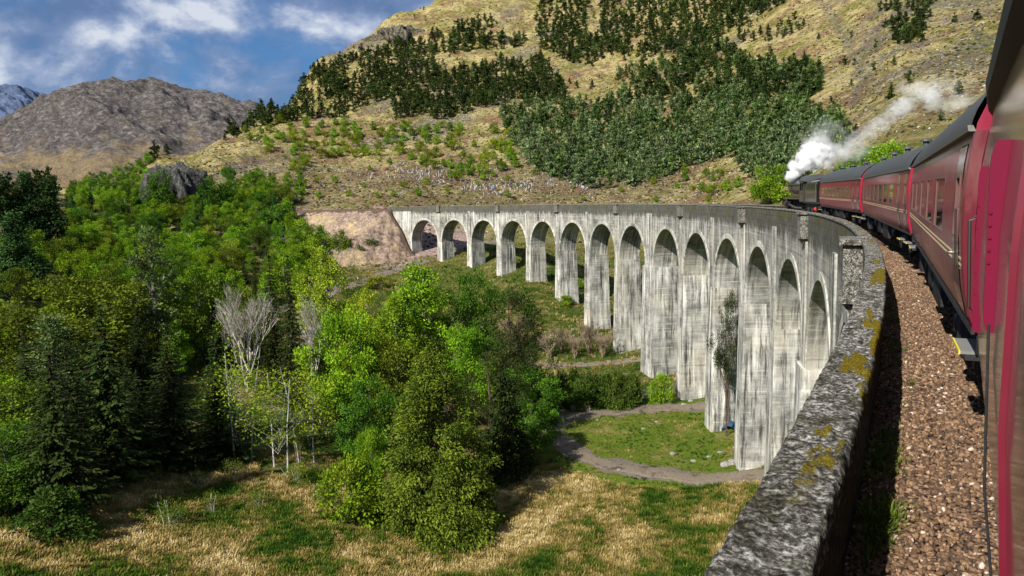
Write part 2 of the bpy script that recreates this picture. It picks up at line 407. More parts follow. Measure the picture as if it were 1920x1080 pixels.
def path_strip(name, P, w):
    sg = np.hypot(*np.diff(P[:, :2], axis=0).T); cs = np.concatenate([[0], np.cumsum(sg)]); s = np.arange(0, cs[-1], .5)
    X, Y = np.interp(s, cs, P[:, 0]), np.interp(s, cs, P[:, 1]); dx, dy = np.gradient(X), np.gradient(Y); l_ = np.hypot(dx, dy)+1e-9; nx, ny = -dy/l_, dx/l_
    k = np.linspace(-1, 1, 9); W1_ = w*(1+.28*fbm(s/3, s*0+4, 3)); W2_ = w*(1+.28*fbm(s/3, s*0+14, 3))
    off = np.where(k[None] < 0, k[None]*W1_[:, None], k[None]*W2_[:, None])
    XX, YY = X[:, None]+nx[:, None]*off, Y[:, None]+ny[:, None]*off
    ZZ = zt(XX, YY)+.07-.16*np.clip(np.abs(k[None])*8-7, 0, 1)
    n0, n1 = XX.shape; ii = np.arange(n0*n1).reshape(n0, n1)
    q = np.stack([ii[:-1, :-1], ii[:-1, 1:], ii[1:, 1:], ii[1:, :-1]], -1).reshape(-1, 4)
    o = link(name, np_mesh(name, np.stack([XX, YY, ZZ], -1).reshape(-1, 3), q, PM_, smooth=True)); tag(o, kind='structure')
path_strip('track', pathA, 1.9); path_strip('road', pathB, 1.4); path_strip('path', pathC, 1.6)
me = np_mesh('ground', np.stack([GX, GY, ZG], -1).reshape(-1, 3), quads, GM, smooth=True)
at_ = me.attributes.new('mask', 'FLOAT_COLOR', 'POINT')
at_.data.foreach_set('color', np.stack([mead, path_m, scr, np.ones_like(mead)], -1).astype(np.float32).ravel())
at_ = me.attributes.new('crag', 'FLOAT', 'POINT'); at_.data.foreach_set('value', crag.astype(np.float32).ravel())
brown = np.clip(1-np.abs(RR-445)/85, 0, 1)**.6*np.clip((AA-rad(-50))/rad(4), 0, 1)*np.clip((rad(-15)-AA)/rad(4), 0, 1)
at_ = me.attributes.new('brown', 'FLOAT', 'POINT'); at_.data.foreach_set('value', brown.astype(np.float32).ravel())
at_ = me.attributes.new('hill', 'FLOAT', 'POINT'); at_.data.foreach_set('value', np.clip((RR-250)/110, 0, 1).astype(np.float32).ravel())
tag(link('ground', me), kind='structure')

# ------------------------------------------------------------------ far mountains
def mountain(name, sil, rc, depth, base, amp, mat, seed, az_pad):
    pts = sorted((el(x, y)[0], el(x, y)[1]*rc) for x, y in sil)
    a0, a1 = pts[0][0], pts[-1][0]
    A = np.linspace(a0-az_pad[0], a1+az_pad[1], 420); r = np.linspace(rc-depth, rc+depth*.9, 260)
    hs = np.interp(A, [p[0] for p in pts], [p[1] for p in pts])
    hs = smooth(hs[None], 4, 1)[0]
    A2, R2 = np.meshgrid(A, r); X, Y = R2*np.sin(A2), R2*np.cos(A2)
    t = np.clip(1-np.abs(R2-rc)/depth, 0, 1); sh = np.sin(t*math.pi/2)**1.25
    Z = base+(hs[None]-base)*sh
    nz = ridged(X/(170*amp)+seed, Y/(170*amp), 7, .62)-1.1
    Z = Z + amp*21*nz*np.clip(t*1.4, 0, 1)*np.clip((1-t)*5+.04, 0, 1)
    Z = Z + amp*34*(ridged(X/(520*amp)+seed+4, Y/(520*amp), 3, .5)-.9)*np.sin(np.clip(t, 0, 1)*math.pi)**1.5
    n1_, n2_ = A2.shape; ii = np.arange(n1_*n2_).reshape(n1_, n2_)
    q = np.stack([ii[:-1, :-1], ii[1:, :-1], ii[1:, 1:], ii[:-1, 1:]], -1).reshape(-1, 4)[:, ::-1]
    o = link(name, np_mesh(name, np.stack([X, Y, Z], -1).reshape(-1, 3), q, mat, smooth=True)); tag(o, kind='structure')
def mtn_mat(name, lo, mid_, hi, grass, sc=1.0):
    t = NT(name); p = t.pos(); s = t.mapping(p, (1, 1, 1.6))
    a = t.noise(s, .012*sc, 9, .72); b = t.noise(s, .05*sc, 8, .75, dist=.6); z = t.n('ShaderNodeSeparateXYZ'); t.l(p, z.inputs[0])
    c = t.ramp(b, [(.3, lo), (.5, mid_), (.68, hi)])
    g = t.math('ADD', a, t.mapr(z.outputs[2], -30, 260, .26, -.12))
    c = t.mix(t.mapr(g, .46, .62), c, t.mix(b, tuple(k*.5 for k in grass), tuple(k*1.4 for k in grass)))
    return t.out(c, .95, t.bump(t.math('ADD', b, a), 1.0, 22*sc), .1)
mountain('mountain', [(-260, 330), (-150, 270), (0, 226), (60, 198), (110, 177), (160, 158), (200, 152), (245, 154), (290, 151), (330, 164), (380, 176), (430, 190), (455, 199), (470, 196), (490, 205), (560, 235), (700, 300)],
         3000, 1250, -60, 1.0, mtn_mat('mountain_rock', (.036, .033, .034), (.135, .12, .115), (.36, .325, .30), (.31, .235, .135)), 3.3, (.1, .1))
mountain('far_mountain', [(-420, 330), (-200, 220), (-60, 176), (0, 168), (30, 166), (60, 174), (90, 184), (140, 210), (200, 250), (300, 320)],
         6200, 2000, -60, 1.6, mtn_mat('far_mountain_hazed_rock', (.05, .075, .14), (.09, .125, .21), (.15, .19, .28), (.18, .21, .27), .6), 8.8, (.1, .1))  # distance haze painted in: rock and grass tones shifted to blue
# ------------------------------------------------------------------ the line: arc length s, offset to the right of the eye's circle, height
def PT(s, off, z):
    th = s/R
    return (-R+(R+off)*math.cos(th), (R+off)*math.sin(th), z)
def PTa(s, off, z):
    th = np.asarray(s)/R
    return np.stack([-R+(R+off)*np.cos(th), (R+off)*np.sin(th), z+0*th], -1)
def zcop(s): return -1.633+.0021*s
def zrail(s): return -2.44+.0055*min(s, 75)+.0021*max(0, s-75)
FA, FB = -.80, 4.2              # valley face and outer face
CROWNS = [57.19+19.126*k+(2.45 if k >= 6 else 0) for k in range(14)]
CROWNS = [57.19-19.126*k for k in (4, 3, 2, 1)]+CROWNS
AR, ZSP = 8.2, -14.35
def concrete_mat(name, topdark=True, light=1.0, streak=1.0):
    t = NT(name); u = t.uv(); p = t.pos()
    sx = t.n('ShaderNodeSeparateXYZ'); t.l(u, sx.inputs[0]); v = sx.outputs[1]
    st1 = t.noise(t.mapping(u, (1.5, .075, 1)), 1.0, 8, .68); st2 = t.noise(t.mapping(u, (2.6, .13, 1), (7, 3, 0)), 1.0, 7, .7)
    blot = t.noise(p, .33, 6, .62); fine = t.noise(p, 5, 6, .72)
    base = t.mix(t.mapr(blot, .36, .66), tuple(k*light for k in (.13, .13, .115)), tuple(k*light for k in (.46, .45, .405)))
    base = t.mix(t.mapr(t.noise(p, .16, 4, .6), .48, .66, 0, .8), base, tuple(k*light for k in (.40, .375, .30)))
    # board marks of the formwork: thin uneven level lines
    bd = t.noise(t.mapping(u, (.12, 3.2, 1)), 1.0, 5, .6)
    base = t.mix(t.mapr(bd, .56, .66, 0, .55), base, (.10, .10, .088)); base = t.mix(t.mapr(bd, .44, .36, 0, .4), base, (.60, .59, .53))
    wm = t.mapr(t.noise(t.mapping(u, (.20, .05, 1), (5, 1, 0)), 1.0, 5, .62), .43, .56); dm = t.mapr(t.noise(t.mapping(u, (.26, .06, 1), (15, 8, 0)), 1.0, 5, .62), .42, .55)
    base = t.mix(t.math('MULTIPLY', wm, t.mapr(st1, .49, .60, 0, .80*streak)), base, (.73, .715, .65))
    base = t.mix(t.math('MULTIPLY', wm, t.mapr(st2, .55, .61, 0, .75*streak)), base, (.78, .765, .70))
    base = t.mix(t.math('MULTIPLY', dm, t.mapr(st1, .475, .40, 0, .88*streak)), base, (.034, .034, .03))
    base = t.mix(t.math('MULTIPLY', dm, t.mapr(st2, .455, .40, 0, .85*streak)), base, (.04, .04, .036))
    base = t.mix(t.mapr(t.noise(p, 1.1, 7, .72), .60, .70, 0, .65), base, (.06, .062, .05))
    base = t.mix(t.mapr(t.noise(t.mapping(u, (.55, .05, 1), (2, 9, 0)), 1.0, 5, .6), .64, .72, 0, .55), base, (.42, .27, .11))
    base = t.mix(t.mapr(fine, .58, .72, 0, .4), base, (.07, .075, .06))
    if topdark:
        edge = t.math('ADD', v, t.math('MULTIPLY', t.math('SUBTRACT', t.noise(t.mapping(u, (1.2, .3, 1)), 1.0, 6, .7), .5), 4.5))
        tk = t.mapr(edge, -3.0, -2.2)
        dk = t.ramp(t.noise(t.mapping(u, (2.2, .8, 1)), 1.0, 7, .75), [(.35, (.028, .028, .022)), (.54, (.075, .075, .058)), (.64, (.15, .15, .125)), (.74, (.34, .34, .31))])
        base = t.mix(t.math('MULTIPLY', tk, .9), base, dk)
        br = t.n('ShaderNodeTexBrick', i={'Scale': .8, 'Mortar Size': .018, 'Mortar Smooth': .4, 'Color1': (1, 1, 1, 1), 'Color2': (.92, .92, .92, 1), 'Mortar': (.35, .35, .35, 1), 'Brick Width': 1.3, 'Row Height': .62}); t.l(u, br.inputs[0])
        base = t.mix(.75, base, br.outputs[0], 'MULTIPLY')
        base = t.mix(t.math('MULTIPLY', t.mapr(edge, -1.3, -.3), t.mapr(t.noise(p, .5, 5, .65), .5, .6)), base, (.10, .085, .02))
    b = t.bump(t.math('ADD', fine, t.math('MULTIPLY', st1, .6)), .55, .12)
    return t.out(base, .92, b, .15)
M_WALL = concrete_mat('weathered_concrete_wall', True, .86, .72); M_PIER = concrete_mat('weathered_concrete_pier', False, 1.0, 1.0)
M_VAULT = concrete_mat('concrete_vault', False, .85, .8); M_RING = concrete_mat('concrete_ring', False, 1.15, .6)

viaduct = empty('railway_viaduct', PT(110, 1.6, -38), 0, 'long curved viaduct of streaked grey concrete arches crossing the valley', 'viaduct')
VI = Matrix.Translation(-Vector(viaduct.location))
def vchild(o, parent=None):
    o.parent = parent or viaduct
    if parent is None: o.matrix_parent_inverse = Matrix.Translation(-Vector(viaduct.location))
    return o
PIERS = [(a+b)/2 for a, b in zip(CROWNS[:-1], CROWNS[1:])]
EDGE = [CROWNS[0]-9.56]+PIERS+[CROWNS[-1]+9.56]
ztop = lambda s: zcop(s)-.16
for k, sc in enumerate(CROWNS):
    s0, s1 = EDGE[k], EDGE[k+1]
    nA_ = 26
    ang = [math.pi-math.pi*i/nA_ for i in range(nA_+1)]
    arch = [(sc+AR*math.cos(a), ZSP+AR*math.sin(a)) for a in ang]
    mb = MB(); mv = MB()
    def colm(off, flip):
        cols = [(s0, ZSP), ((s0+arch[0][0])/2, ZSP)]+arch+[((s1+arch[-1][0])/2, ZSP), (s1, ZSP)]
        n = 7; V = []; UVv = []
        for (s, zl) in cols:
            for j in range(n):
                z = zl+(ztop(s)-zl)*j/(n-1); V.append(PT(s, off, z)); UVv.append((s, z-zcop(s)))
        Fs, U = [], []
        for i in range(len(cols)-1):
            if abs(cols[i][0]-cols[i+1][0]) < 1e-6: continue
            for j in range(n-1):
                f = [i*n+j, (i+1)*n+j, (i+1)*n+j+1, i*n+j+1]
                if flip: f = f[::-1]
                Fs.append(f); U += [UVv[q] for q in f]
        uv = []
        q = 0
        for f in Fs: uv.append(U[q:q+4]); q += 4
        mb.add(V, Fs, uv)
    colm(FA, True); colm(FB, False)
    a_o = vchild(mb.build('arch_spandrel', M_WALL))
    V, Fs, uv = [], [], []
    nd = 6
    arcp = [(arch[0][0], ZSP-.02)]+arch+[(arch[-1][0], ZSP-.02)]
    L = 0; LL = [0]
    for a, b in zip(arcp[:-1], arcp[1:]): L += math.hypot(a[0]-b[0], a[1]-b[1]); LL.append(L)
    for i, (s, z) in enumerate(arcp):
        for j in range(nd): V.append(PT(s, FA+(FB-FA)*j/(nd-1), z))
    for i in range(len(arcp)-1):
        for j in range(nd-1):
            f = [i*nd+j, i*nd+j+1, (i+1)*nd+j+1, (i+1)*nd+j]; Fs.append(f)
            w = [(i, j), (i, j+1), (i+1, j+1), (i+1, j)]
            uv.append([(sc*3+(FB-FA)*jj/(nd-1), arcp[ii][1]) for ii, jj in w])
    mv.add(V, Fs, uv); vv = mv.build('arch_vault', M_VAULT, a_o)
    # raised band round the arch
    mr = MB(); V, Fs, uv = [], [], []
    for i, a in enumerate(ang):
        for (rr, off) in ((AR+.0, FA+.03), (AR+.0, FA-.10), (AR+.62, FA-.10), (AR+.62, FA-.02), (AR+.72, FA-.02), (AR+.72, FA+.03)):
            s, z = sc+rr*math.cos(a), ZSP+rr*math.sin(a); V.append(PT(s, off, z))
    for i in range(nA_):
        for j in range(5):
            f = [i*6+j, i*6+j+1, (i+1)*6+j+1, (i+1)*6+j]; Fs.append(f)
            uv.append([(sc+(i+(0 if q < 2 else 1))*.9, -3-j*.3) for q in range(4)])
    mr.add(V, Fs, uv); mr.build('arch_ring', M_RING, a_o)

REF = {28.5, 66.75, 105.0, 143.2, 184.0, 222.2, 260.5, 298.7}
REFS = []
def pier(s, half, king, refuge):
    mb = MB()
    zg = min(float(zt(*PT(s, o, 0)[:2])) for o in (FA, 1.5, FB))-1.5
    levels = [(ZSP+.0, 0), (ZSP-.35, 0), (ZSP-.35-.001, 0)]
    zs = [ZSP-.002]+list(np.linspace(ZSP-.9, zg, max(4, int((ZSP-zg)/2.5))))
    lip = .42 if king else .14
    rings = []
    for i, z in enumerate(zs):
        g = lip+.021*(ZSP-z) if i else lip
        hs_, o0, o1 = half+g, FA-g, FB+g
        rings.append((z, [(s-hs_, o0), (s+hs_, o0), (s+hs_, o1), (s-hs_, o1)]))
    V, Fs, uv = [], [], []
    for z, c in rings:
        for (a, b) in zip(c, c[1:]+c[:1]):
            for t in (0, .25, .5, .75): V.append(PT(a[0]+(b[0]-a[0])*t, a[1]+(b[1]-a[1])*t, z))
    n = 16
    for i in range(len(rings)-1):
        for j in range(n):
            f = [(i+1)*n+j, (i+1)*n+(j+1) % n, i*n+(j+1) % n, i*n+j]; Fs.append(f)
            side, q = j//4, j % 4
            w = [half*2, FB-FA, half*2, FB-FA][side]; b0 = s*1.7+side*11.3
            z0, z1 = rings[i][0], rings[i+1][0]
            uv.append([(b0+w*q/4, z1), (b0+w*(q+1)/4, z1), (b0+w*(q+1)/4, z0), (b0+w*q/4, z0)])
    mb.add(V, Fs, uv)
    mb.add(V[:n], [list(range(n))], [[(s+q*.3, ZSP) for q in range(n)]])
    # pilaster strip on both faces up to the string course
    pw = half*.62
    for (oa, ob) in ((FA-.16, FA+.02), (FB-.02, FB+.16)):
        zt_ = zcop(s)-1.95
        n0 = len(mb.v); zz = list(np.linspace(ZSP, zt_, 6)); V, Fs, uv = [], [], []
        for z in zz: V += [PT(s-pw, oa, z), PT(s+pw, oa, z), PT(s+pw, ob, z), PT(s-pw, ob, z)]
        for i in range(5):
            for j in range(4):
                Fs.append([i*4+j, i*4+(j+1) % 4, (i+1)*4+(j+1) % 4, (i+1)*4+j]); u0 = s*2+j*3
                uv.append([(u0, zz[i]), (u0+pw*2, zz[i]), (u0+pw*2, zz[i+1]), (u0, zz[i+1])])
        Fs.append([20, 21, 22, 23]); uv.append([(s, zt_)]*4)
        mb.add(V, Fs, uv)
    vchild(mb.build('pier', M_PIER))
    if refuge:
        mr = MB()
        def rbox(ds, o0, o1, z0, z1, ds1=None, o01=None):
            ds1 = ds1 or ds; o01 = o0 if o01 is None else o01
            V = [PT(s-ds, o0, z0), PT(s+ds, o0, z0), PT(s+ds, o1, z0), PT(s-ds, o1, z0), PT(s-ds1, o01, z1), PT(s+ds1, o01, z1), PT(s+ds1, o1, z1), PT(s-ds1, o1, z1)]
            Fs = [(3, 2, 1, 0), (4, 5, 6, 7), (0, 1, 5, 4), (1, 2, 6, 5), (2, 3, 7, 6), (3, 0, 4, 7)]
            def U(f): return [((s+[-1, 1, 1, -1][q % 4]*ds if f[0] in (0, 3) else s+5+[0, 0, .6, .6][q % 4]), V[q][2]-zcop(s)) for q in f]
            mr.add(V, Fs, [U(f) for f in Fs])
        zc = zcop(s)
        rbox(.55, FA-.18, FA+.01, zc-2.75, zc-2.15, 1.0, FA-.62)   # corbel
        rbox(1.12, FA-.70, FA+.01, zc-2.15, zc-1.95)
        rbox(.95, FA-.60, FA+.01, zc-1.95, zc-.17)
        rbox(1.12, FA-.72, FA-.05, zc-.17, zc+.02)
        REFS.append(vchild(mr.build('refuge', M_RING)))
for k, s in enumerate(PIERS):
    king = abs(s-163.6) < 4 or abs(s-66.75) < 1
    half = 1.36 if abs(s-163.6) > 4 else 2.6
    pier(s, half, king, any(abs(s-q) < 1.2 for q in REF))
# abutments at both ends
for s0, s1 in ((CROWNS[-1]+AR, CROWNS[-1]+AR+13.5), (CROWNS[0]-AR-12, CROWNS[0]-AR)):
    mb = MB(); V, Fs, uv = [], [], []
    zb = -40 if s0 < 0 else -24
    for i in range(7):
        s = s0+(s1-s0)*i/6
        for (o, z) in ((FA-.1, zb), (FA-.1, ztop(s)-1.7), (FA+.05, ztop(s)-1.7), (FB-.05, ztop(s)-1.7), (FB+.1, ztop(s)-1.7), (FB+.1, zb)): V.append(PT(s, o, z))
    for i in range(6):
        for j in range(5):
            f = [i*6+j, i*6+j+1, (i+1)*6+j+1, (i+1)*6+j]; Fs.append(f)
            uv.append([(s0+(s1-s0)*(q//6)/6, V[q][2]) for q in f])
    Fs += [[0, 5, 4, 1], [36, 37, 40, 41]]; uv += [[(0, zb), (5, zb), (5, -4), (0, -4)]]*2
    mb.add(V, Fs, uv); vchild(mb.build('abutment', M_PIER))
    mb = MB(); V, Fs, uv = [], [], []
    for o in (FA, FB):                       # face above the abutment, level with the spandrels
        b = len(V)
        for i in range(7):
            s = s0+(s1-s0)*i/6; V += [PT(s, o, ztop(s)-1.75), PT(s, o, ztop(s))]
        for i in range(6):
            f = [b+i*2, b+i*2+1, b+i*2+3, b+i*2+2]; Fs.append(f); uv.append([(s0+(q-b)//2*2, V[q][2]-zcop(s0)) for q in f])
    mb.add(V, Fs, uv); vchild(mb.build('abutment_wall', M_WALL))

S_A, S_B = CROWNS[0]-AR-12, CROWNS[-1]+AR+13.5
def coping_mat():
    t = NT('lichened_coping'); p = t.pos(); ms = t.attr('moss')
    a = t.noise(p, 26, 8, .72); b = t.noise(p, 8, 7, .7); c_ = t.noise(p, 70, 4, .7)
    sp = t.math('ADD', t.math('MULTIPLY', a, .65), t.math('MULTIPLY', b, .35))
    col = t.ramp(sp, [(.40, (.018, .017, .014)), (.47, (.06, .055, .046)), (.515, (.17, .16, .14)), (.56, (.36, .35, .32)), (.63, (.64, .63, .60))])
    col = t.mix(t.mapr(t.noise(p, 3.1, 5, .6), .50, .62, 0, .8), col, t.ramp(a, [(.42, (.012, .011, .006)), (.55, (.055, .05, .025)), (.66, (.13, .12, .08))]))
    mo = t.ramp(c_, [(.34, (.03, .022, .002)), (.5, (.13, .098, .006)), (.68, (.27, .205, .016))])
    col = t.mix(t.mapr(t.math('ADD', ms, t.math('MULTIPLY', t.math('SUBTRACT', b, .5), 1.6)), .35, .62), col, mo)
    return t.out(col, .95, t.bump(t.math('ADD', a, t.math('MULTIPLY', c_, .4)), 1.0, .03), .12)
M_COP = coping_mat()
for o_ in REFS: o_.data.materials[0] = M_COP
def coping(o0, o1, name, dense):
    ss = np.concatenate([np.arange(S_A, 1.6, .5), np.arange(1.6, 14, .018), np.arange(14, 34, .05), np.arange(34, S_B, .35)]) if dense else np.arange(S_A, S_B, .6)
    m = 24 if dense else 4
    prof = [(o0+.03, -.17), (o0, -.165), (o0-.0, -.10), (o0, -.045), (o0+.012, -.012)]+[(o0+.025+(o1-o0-.05)*i/m, 0.0) for i in range(m+1)]+[(o1-.012, -.012), (o1, -.045), (o1, -.10), (o1, -.165), (o1-.03, -.17)]
    O = np.array([q[0] for q in prof]); Zp = np.array([q[1] for q in prof])
    SS, OO = np.meshgrid(ss, O, indexing='ij'); ZZ = -1.633+.0021*SS+Zp[None]
    mossn = fbm(SS*.9, OO*5+3, 5, .6)+.18*fbm(SS*.23, OO*0+9, 2)
    moss = np.clip((mossn-.34+.46*np.exp(-((SS-6.6)/3.6)**2))*2.4, 0, 1)*np.clip((OO-(o0+.10))/.1, 0, 1)*np.clip((SS-3)/3, .25, 1)*np.clip((95-SS)/40, 0, 1)
    joint = np.abs(((SS+.9) % 2.35)-1.17); jg = np.clip(1-joint/.022, 0, 1)
    d = (.010*fbm(SS*9, OO*9, 4, .6)+.006*fbm(SS*38, OO*38, 3)+.016*fbm(SS*.9+4, OO*2.2, 2)) - .022*jg + .016*np.clip(moss*1.4, 0, 1)*(1+.5*fbm(SS*30, OO*30, 2))
    wt = np.where(np.abs(Zp) < .02, 1.0, .5)[None]
    ZZ = ZZ + d*wt
    OO2 = OO + (.010*fbm(SS*7+5, ZZ*20, 4, .6))*np.where(Zp < -.01, np.where(O < (o0+o1)/2, -1, 1), 0)[None]
    th = SS/R; X = -R+(R+OO2)*np.cos(th); Y = (R+OO2)*np.sin(th)
    n0, n1 = SS.shape; ii = np.arange(n0*n1).reshape(n0, n1)
    q = np.stack([ii[:-1, :-1], ii[:-1, 1:], ii[1:, 1:], ii[1:, :-1]], -1).reshape(-1, 4)
    me = np_mesh(name, np.stack([X, Y, ZZ], -1).reshape(-1, 3), q, M_COP, smooth=True)
    a = me.attributes.new('moss', 'FLOAT', 'POINT'); a.data.foreach_set('value', moss.astype(np.float32).ravel())
    return link(name, me)
def dampwall_mat():
    t = NT('damp_parapet_wall'); p = t.pos(); a = t.noise(p, 9, 8, .7)
    c = t.ramp(a, [(.35, (.012, .013, .008)), (.52, (.05, .05, .035)), (.66, (.13, .125, .10))])
    c = t.mix(t.mapr(t.noise(p, 2.2, 5, .6), .54, .64), c, (.055, .06, .008))
    return t.out(c, .95, t.bump(a, .8, .05), .1)
M_DAMP = dampwall_mat()
for (o0, o1, oi) in ((-.84, -.43, -.47), (3.83, 4.24, 3.87)):
    mb = MB(); V, Fs = [], []
    n = 240
    for i in range(n+1):
        s = S_A+(S_B-S_A)*i/n; V += [PT(s, oi, zcop(s)-.16), PT(s, oi, zrail(s)-.6)]
    for i in range(n): Fs.append([i*2, i*2+1, i*2+3, i*2+2])
    mb.add(V, Fs); pw = vchild(mb.build('parapet', M_DAMP))
    cp = coping(o0, o1, 'coping', o0 < 0); cp.parent = pw

# ------------------------------------------------------------------ ballast bed, stones, rails
def ballast_mat(name):
    t = NT(name); p = t.pos(); v = t.n('ShaderNodeTexVoronoi', i={'Scale': 17, 'Randomness': 1}); t.l(p, v.inputs['Vector'])
    sep = t.n('ShaderNodeSeparateColor'); t.l(v.outputs['Color'], sep.inputs[0])
    c = t.ramp(sep.outputs[0], [(0, (.05, .035, .028)), (.3, (.14, .085, .055)), (.55, (.25, .155, .10)), (.8, (.36, .23, .15)), (1, (.50, .37, .26))])
    c = t.mix(t.mapr(v.outputs['Distance'], .25, .75), c, (.03, .02, .016))
    c = t.mix(.5, c, t.mix(t.noise(p, 2.5, 4, .6), (.6, .55, .5), (1.2, 1.1, 1.05)), 'MULTIPLY')
    return t.out(c, .95, t.bump(t.math('MULTIPLY', v.outputs['Distance'], -1), 1.0, .05), .15)
ss = np.arange(S_A, S_B, .4); offs = np.array([-.49, -.3, 0, .4, .9, 2.4, 3.2, 3.89])
SS, OO = np.meshgrid(ss, offs, indexing='ij')
zr = np.vectorize(zrail)(SS)
ZB = zr-.16-.03*(np.abs(OO-1.68) > 1.6)+.02*fbm(SS*1.3, OO*2.2, 3)
th = SS/R; n0, n1 = SS.shape; ii = np.arange(n0*n1).reshape(n0, n1)
q = np.stack([ii[:-1, :-1], ii[1:, :-1], ii[1:, 1:], ii[:-1, 1:]], -1).reshape(-1, 4)[:, ::-1]
tag(link('track_bed', np_mesh('track_bed', np.stack([-R+(R+OO)*np.cos(th), (R+OO)*np.sin(th), ZB], -1).reshape(-1, 3), q, ballast_mat('ballast_bed'), True)), kind='structure')
def stone_mat():
    t = NT('ballast_stone'); tn = t.attr('tint'); p = t.pos()
    c = t.ramp(tn, [(0, (.055, .04, .032)), (.25, (.10, .060, .036)), (.5, (.175, .108, .064)), (.75, (.27, .17, .102)), (.93, (.36, .25, .165)), (1, (.52, .44, .38))])
    c = t.mix(.7, c, t.ramp(t.noise(p, 45, 4, .7), [(.3, (.45, .45, .45)), (.7, (1.25, 1.2, 1.15))]), 'MULTIPLY')
    return t.out(c, .9, t.bump(t.noise(p, 80, 3, .6), .4, .01), .2)
def scatter_mesh(name, protoV, protoF, P, scl, mat, tint, rotz_only=False, smooth=False, squash=1.0):
    """one mesh of many copies of a small prototype"""
    n = len(P); pv = np.asarray(protoV, float); pf = np.asarray(protoF)
    if rotz_only:
        a = rng.random(n)*2*math.pi; c, s = np.cos(a), np.sin(a); z = np.zeros(n); o = np.ones(n)
        M = np.stack([np.stack([c, -s, z], -1), np.stack([s, c, z], -1), np.stack([z, z, o], -1)], 1)
    else:
        qn = rng.normal(size=(n, 4)); qn /= np.linalg.norm(qn, axis=1)[:, None]; w, x, y, z = qn.T
        M = np.stack([np.stack([1-2*(y*y+z*z), 2*(x*y-z*w), 2*(x*z+y*w)], -1), np.stack([2*(x*y+z*w), 1-2*(x*x+z*z), 2*(y*z-x*w)], -1), np.stack([2*(x*z-y*w), 2*(y*z+x*w), 1-2*(x*x+y*y)], -1)], 1)
    V = np.einsum('nij,kj->nki', M, pv)*np.asarray(scl)[:, None, None]
    V[..., 2] *= squash
    V += np.asarray(P)[:, None, :]
    Fc = (pf[None]+(np.arange(n)*len(pv))[:, None, None]).reshape(-1, pf.shape[1])
    return np_mesh(name, V.reshape(-1, 3), Fc, mat, smooth, tint=np.repeat(tint, len(pv)))
def rock_proto(seed, jit=.28):
    import bmesh
    bm = bmesh.new(); bmesh.ops.create_icosphere(bm, subdivisions=1, radius=1.0)
    r_ = np.random.default_rng(seed)
    V = np.array([v.co[:] for v in bm.verts]); V *= (1+jit*(r_.random(len(V))*2-1))[:, None]; V *= np.array([1.15, .85, .7])
    Fs = np.array([[v.index for v in f.verts] for f in bm.faces]); bm.free(); return V, Fs
n = 46000
s_ = 2.6+34*rng.random(n)**1.5; o_ = -.45+1.75*rng.random(n)
# grow the stones with distance: the far ones are only a texture
sz = .0115+.015*rng.random(n)**2.2+.0009*s_
zz = -2.44+.0055*s_-.16+.012*rng.random(n)-.03*(np.abs(o_-1.68) > 1.6)
Pp = np.stack([-R+(R+o_)*np.cos(s_/R), (R+o_)*np.sin(s_/R), zz], -1)
V0, F0 = rock_proto(1)
tag(link('ballast_stones', scatter_mesh('ballast_stones', V0, F0, Pp, sz, stone_mat(), np.clip(rng.normal(.43, .27, n), 0, 1))), 'brown crushed stone ballast beside the train', 'ballast', kind='stuff')
M_RUST = plain('rusty_rail_steel', (.06, .035, .022), .6, .4)
for o in (.96, 2.40):
    rings = []
    for i in range(180):
        s = S_A+(S_B-S_A)*i/179; z = zrail(s)
        rings.append([PT(s, o+a, z+b) for a, b in ((-.07, -.15), (.07, -.15), (.07, -.13), (.015, -.11), (.015, -.04), (.036, -.03), (.036, 0), (-.036, 0), (-.036, -.03), (-.015, -.04), (-.015, -.11), (-.07, -.13))])
    mb = MB(); mb.loft(rings, True, True)
    tag(mb.build('rail', M_RUST), 'rusty steel rail under the coaches, on the valley side' if o < 2 else 'rusty steel rail under the coaches, on the hill side', 'rail')
# line continuing on the embankment beyond the viaduct
P0, P1 = Vector(PT(329, 1.6, 0)), Vector(PT(330, 1.6, 0)); tg = (P1-P0).normalized(); nr = Vector((tg.y, -tg.x, 0))
def bank_mat():
    t = NT('pink_scree_bank'); p = t.pos(); n = t.noise(p, .8, 8, .75)
    c = t.ramp(n, [(.30, (.06, .042, .032)), (.5, (.25, .183, .14)), (.70, (.49, .38, .30))])
    c = t.mix(t.mapr(t.noise(p, .3, 7, .7), .52, .62, 0, .8), c, (.075, .05, .04)); c = t.mix(t.mapr(t.noise(p, .12, 5, .6), .50, .62), c, t.ramp(n, [(.3, (.16, .11, .06)), (.6, (.45, .35, .20)), (.75, (.60, .50, .33))]))
    c = t.mix(t.mapr(t.attr('tint'), .4, .6), c, t.mix(n, (.03, .022, .018), (.17, .11, .085)))
    return t.out(c, .95, t.bump(n, .9, .8), .1)
dd = np.arange(-14.6, 100, .8); aa_ = np.concatenate([np.linspace(-30, -3.4, 60), [-3.0, -2.6, -2.3, 0, 2.3, 3.0, 6.0]])
zz_ = np.where(aa_ < -2.6, -.32-(-2.6-aa_)*.66, np.where(aa_ > 2.6, -.3-(aa_-2.6)*.5, -.10))
DD, A2_ = np.meshgrid(dd, aa_, indexing='ij')
rough = np.clip((-3.2-A2_)/2, 0, 1)*np.clip((DD+14.6)/3, .4, 1)
Zb = zrail(330)+zz_[None]-np.clip(-DD-.5, 0, 99)*(1.22+.12*fbm(DD/5, A2_/5, 3))-(DD < -1.2)*(A2_ > -3.2)*6+rough*(.55*fbm(DD/6, A2_/4, 4)+.45*ridged(DD/2.6, A2_/2.5, 4))
XX = P0.x+tg.x*DD+nr.x*A2_; YY = P0.y+tg.y*DD+nr.y*A2_
n0, n1 = DD.shape; ii = np.arange(n0*n1).reshape(n0, n1)
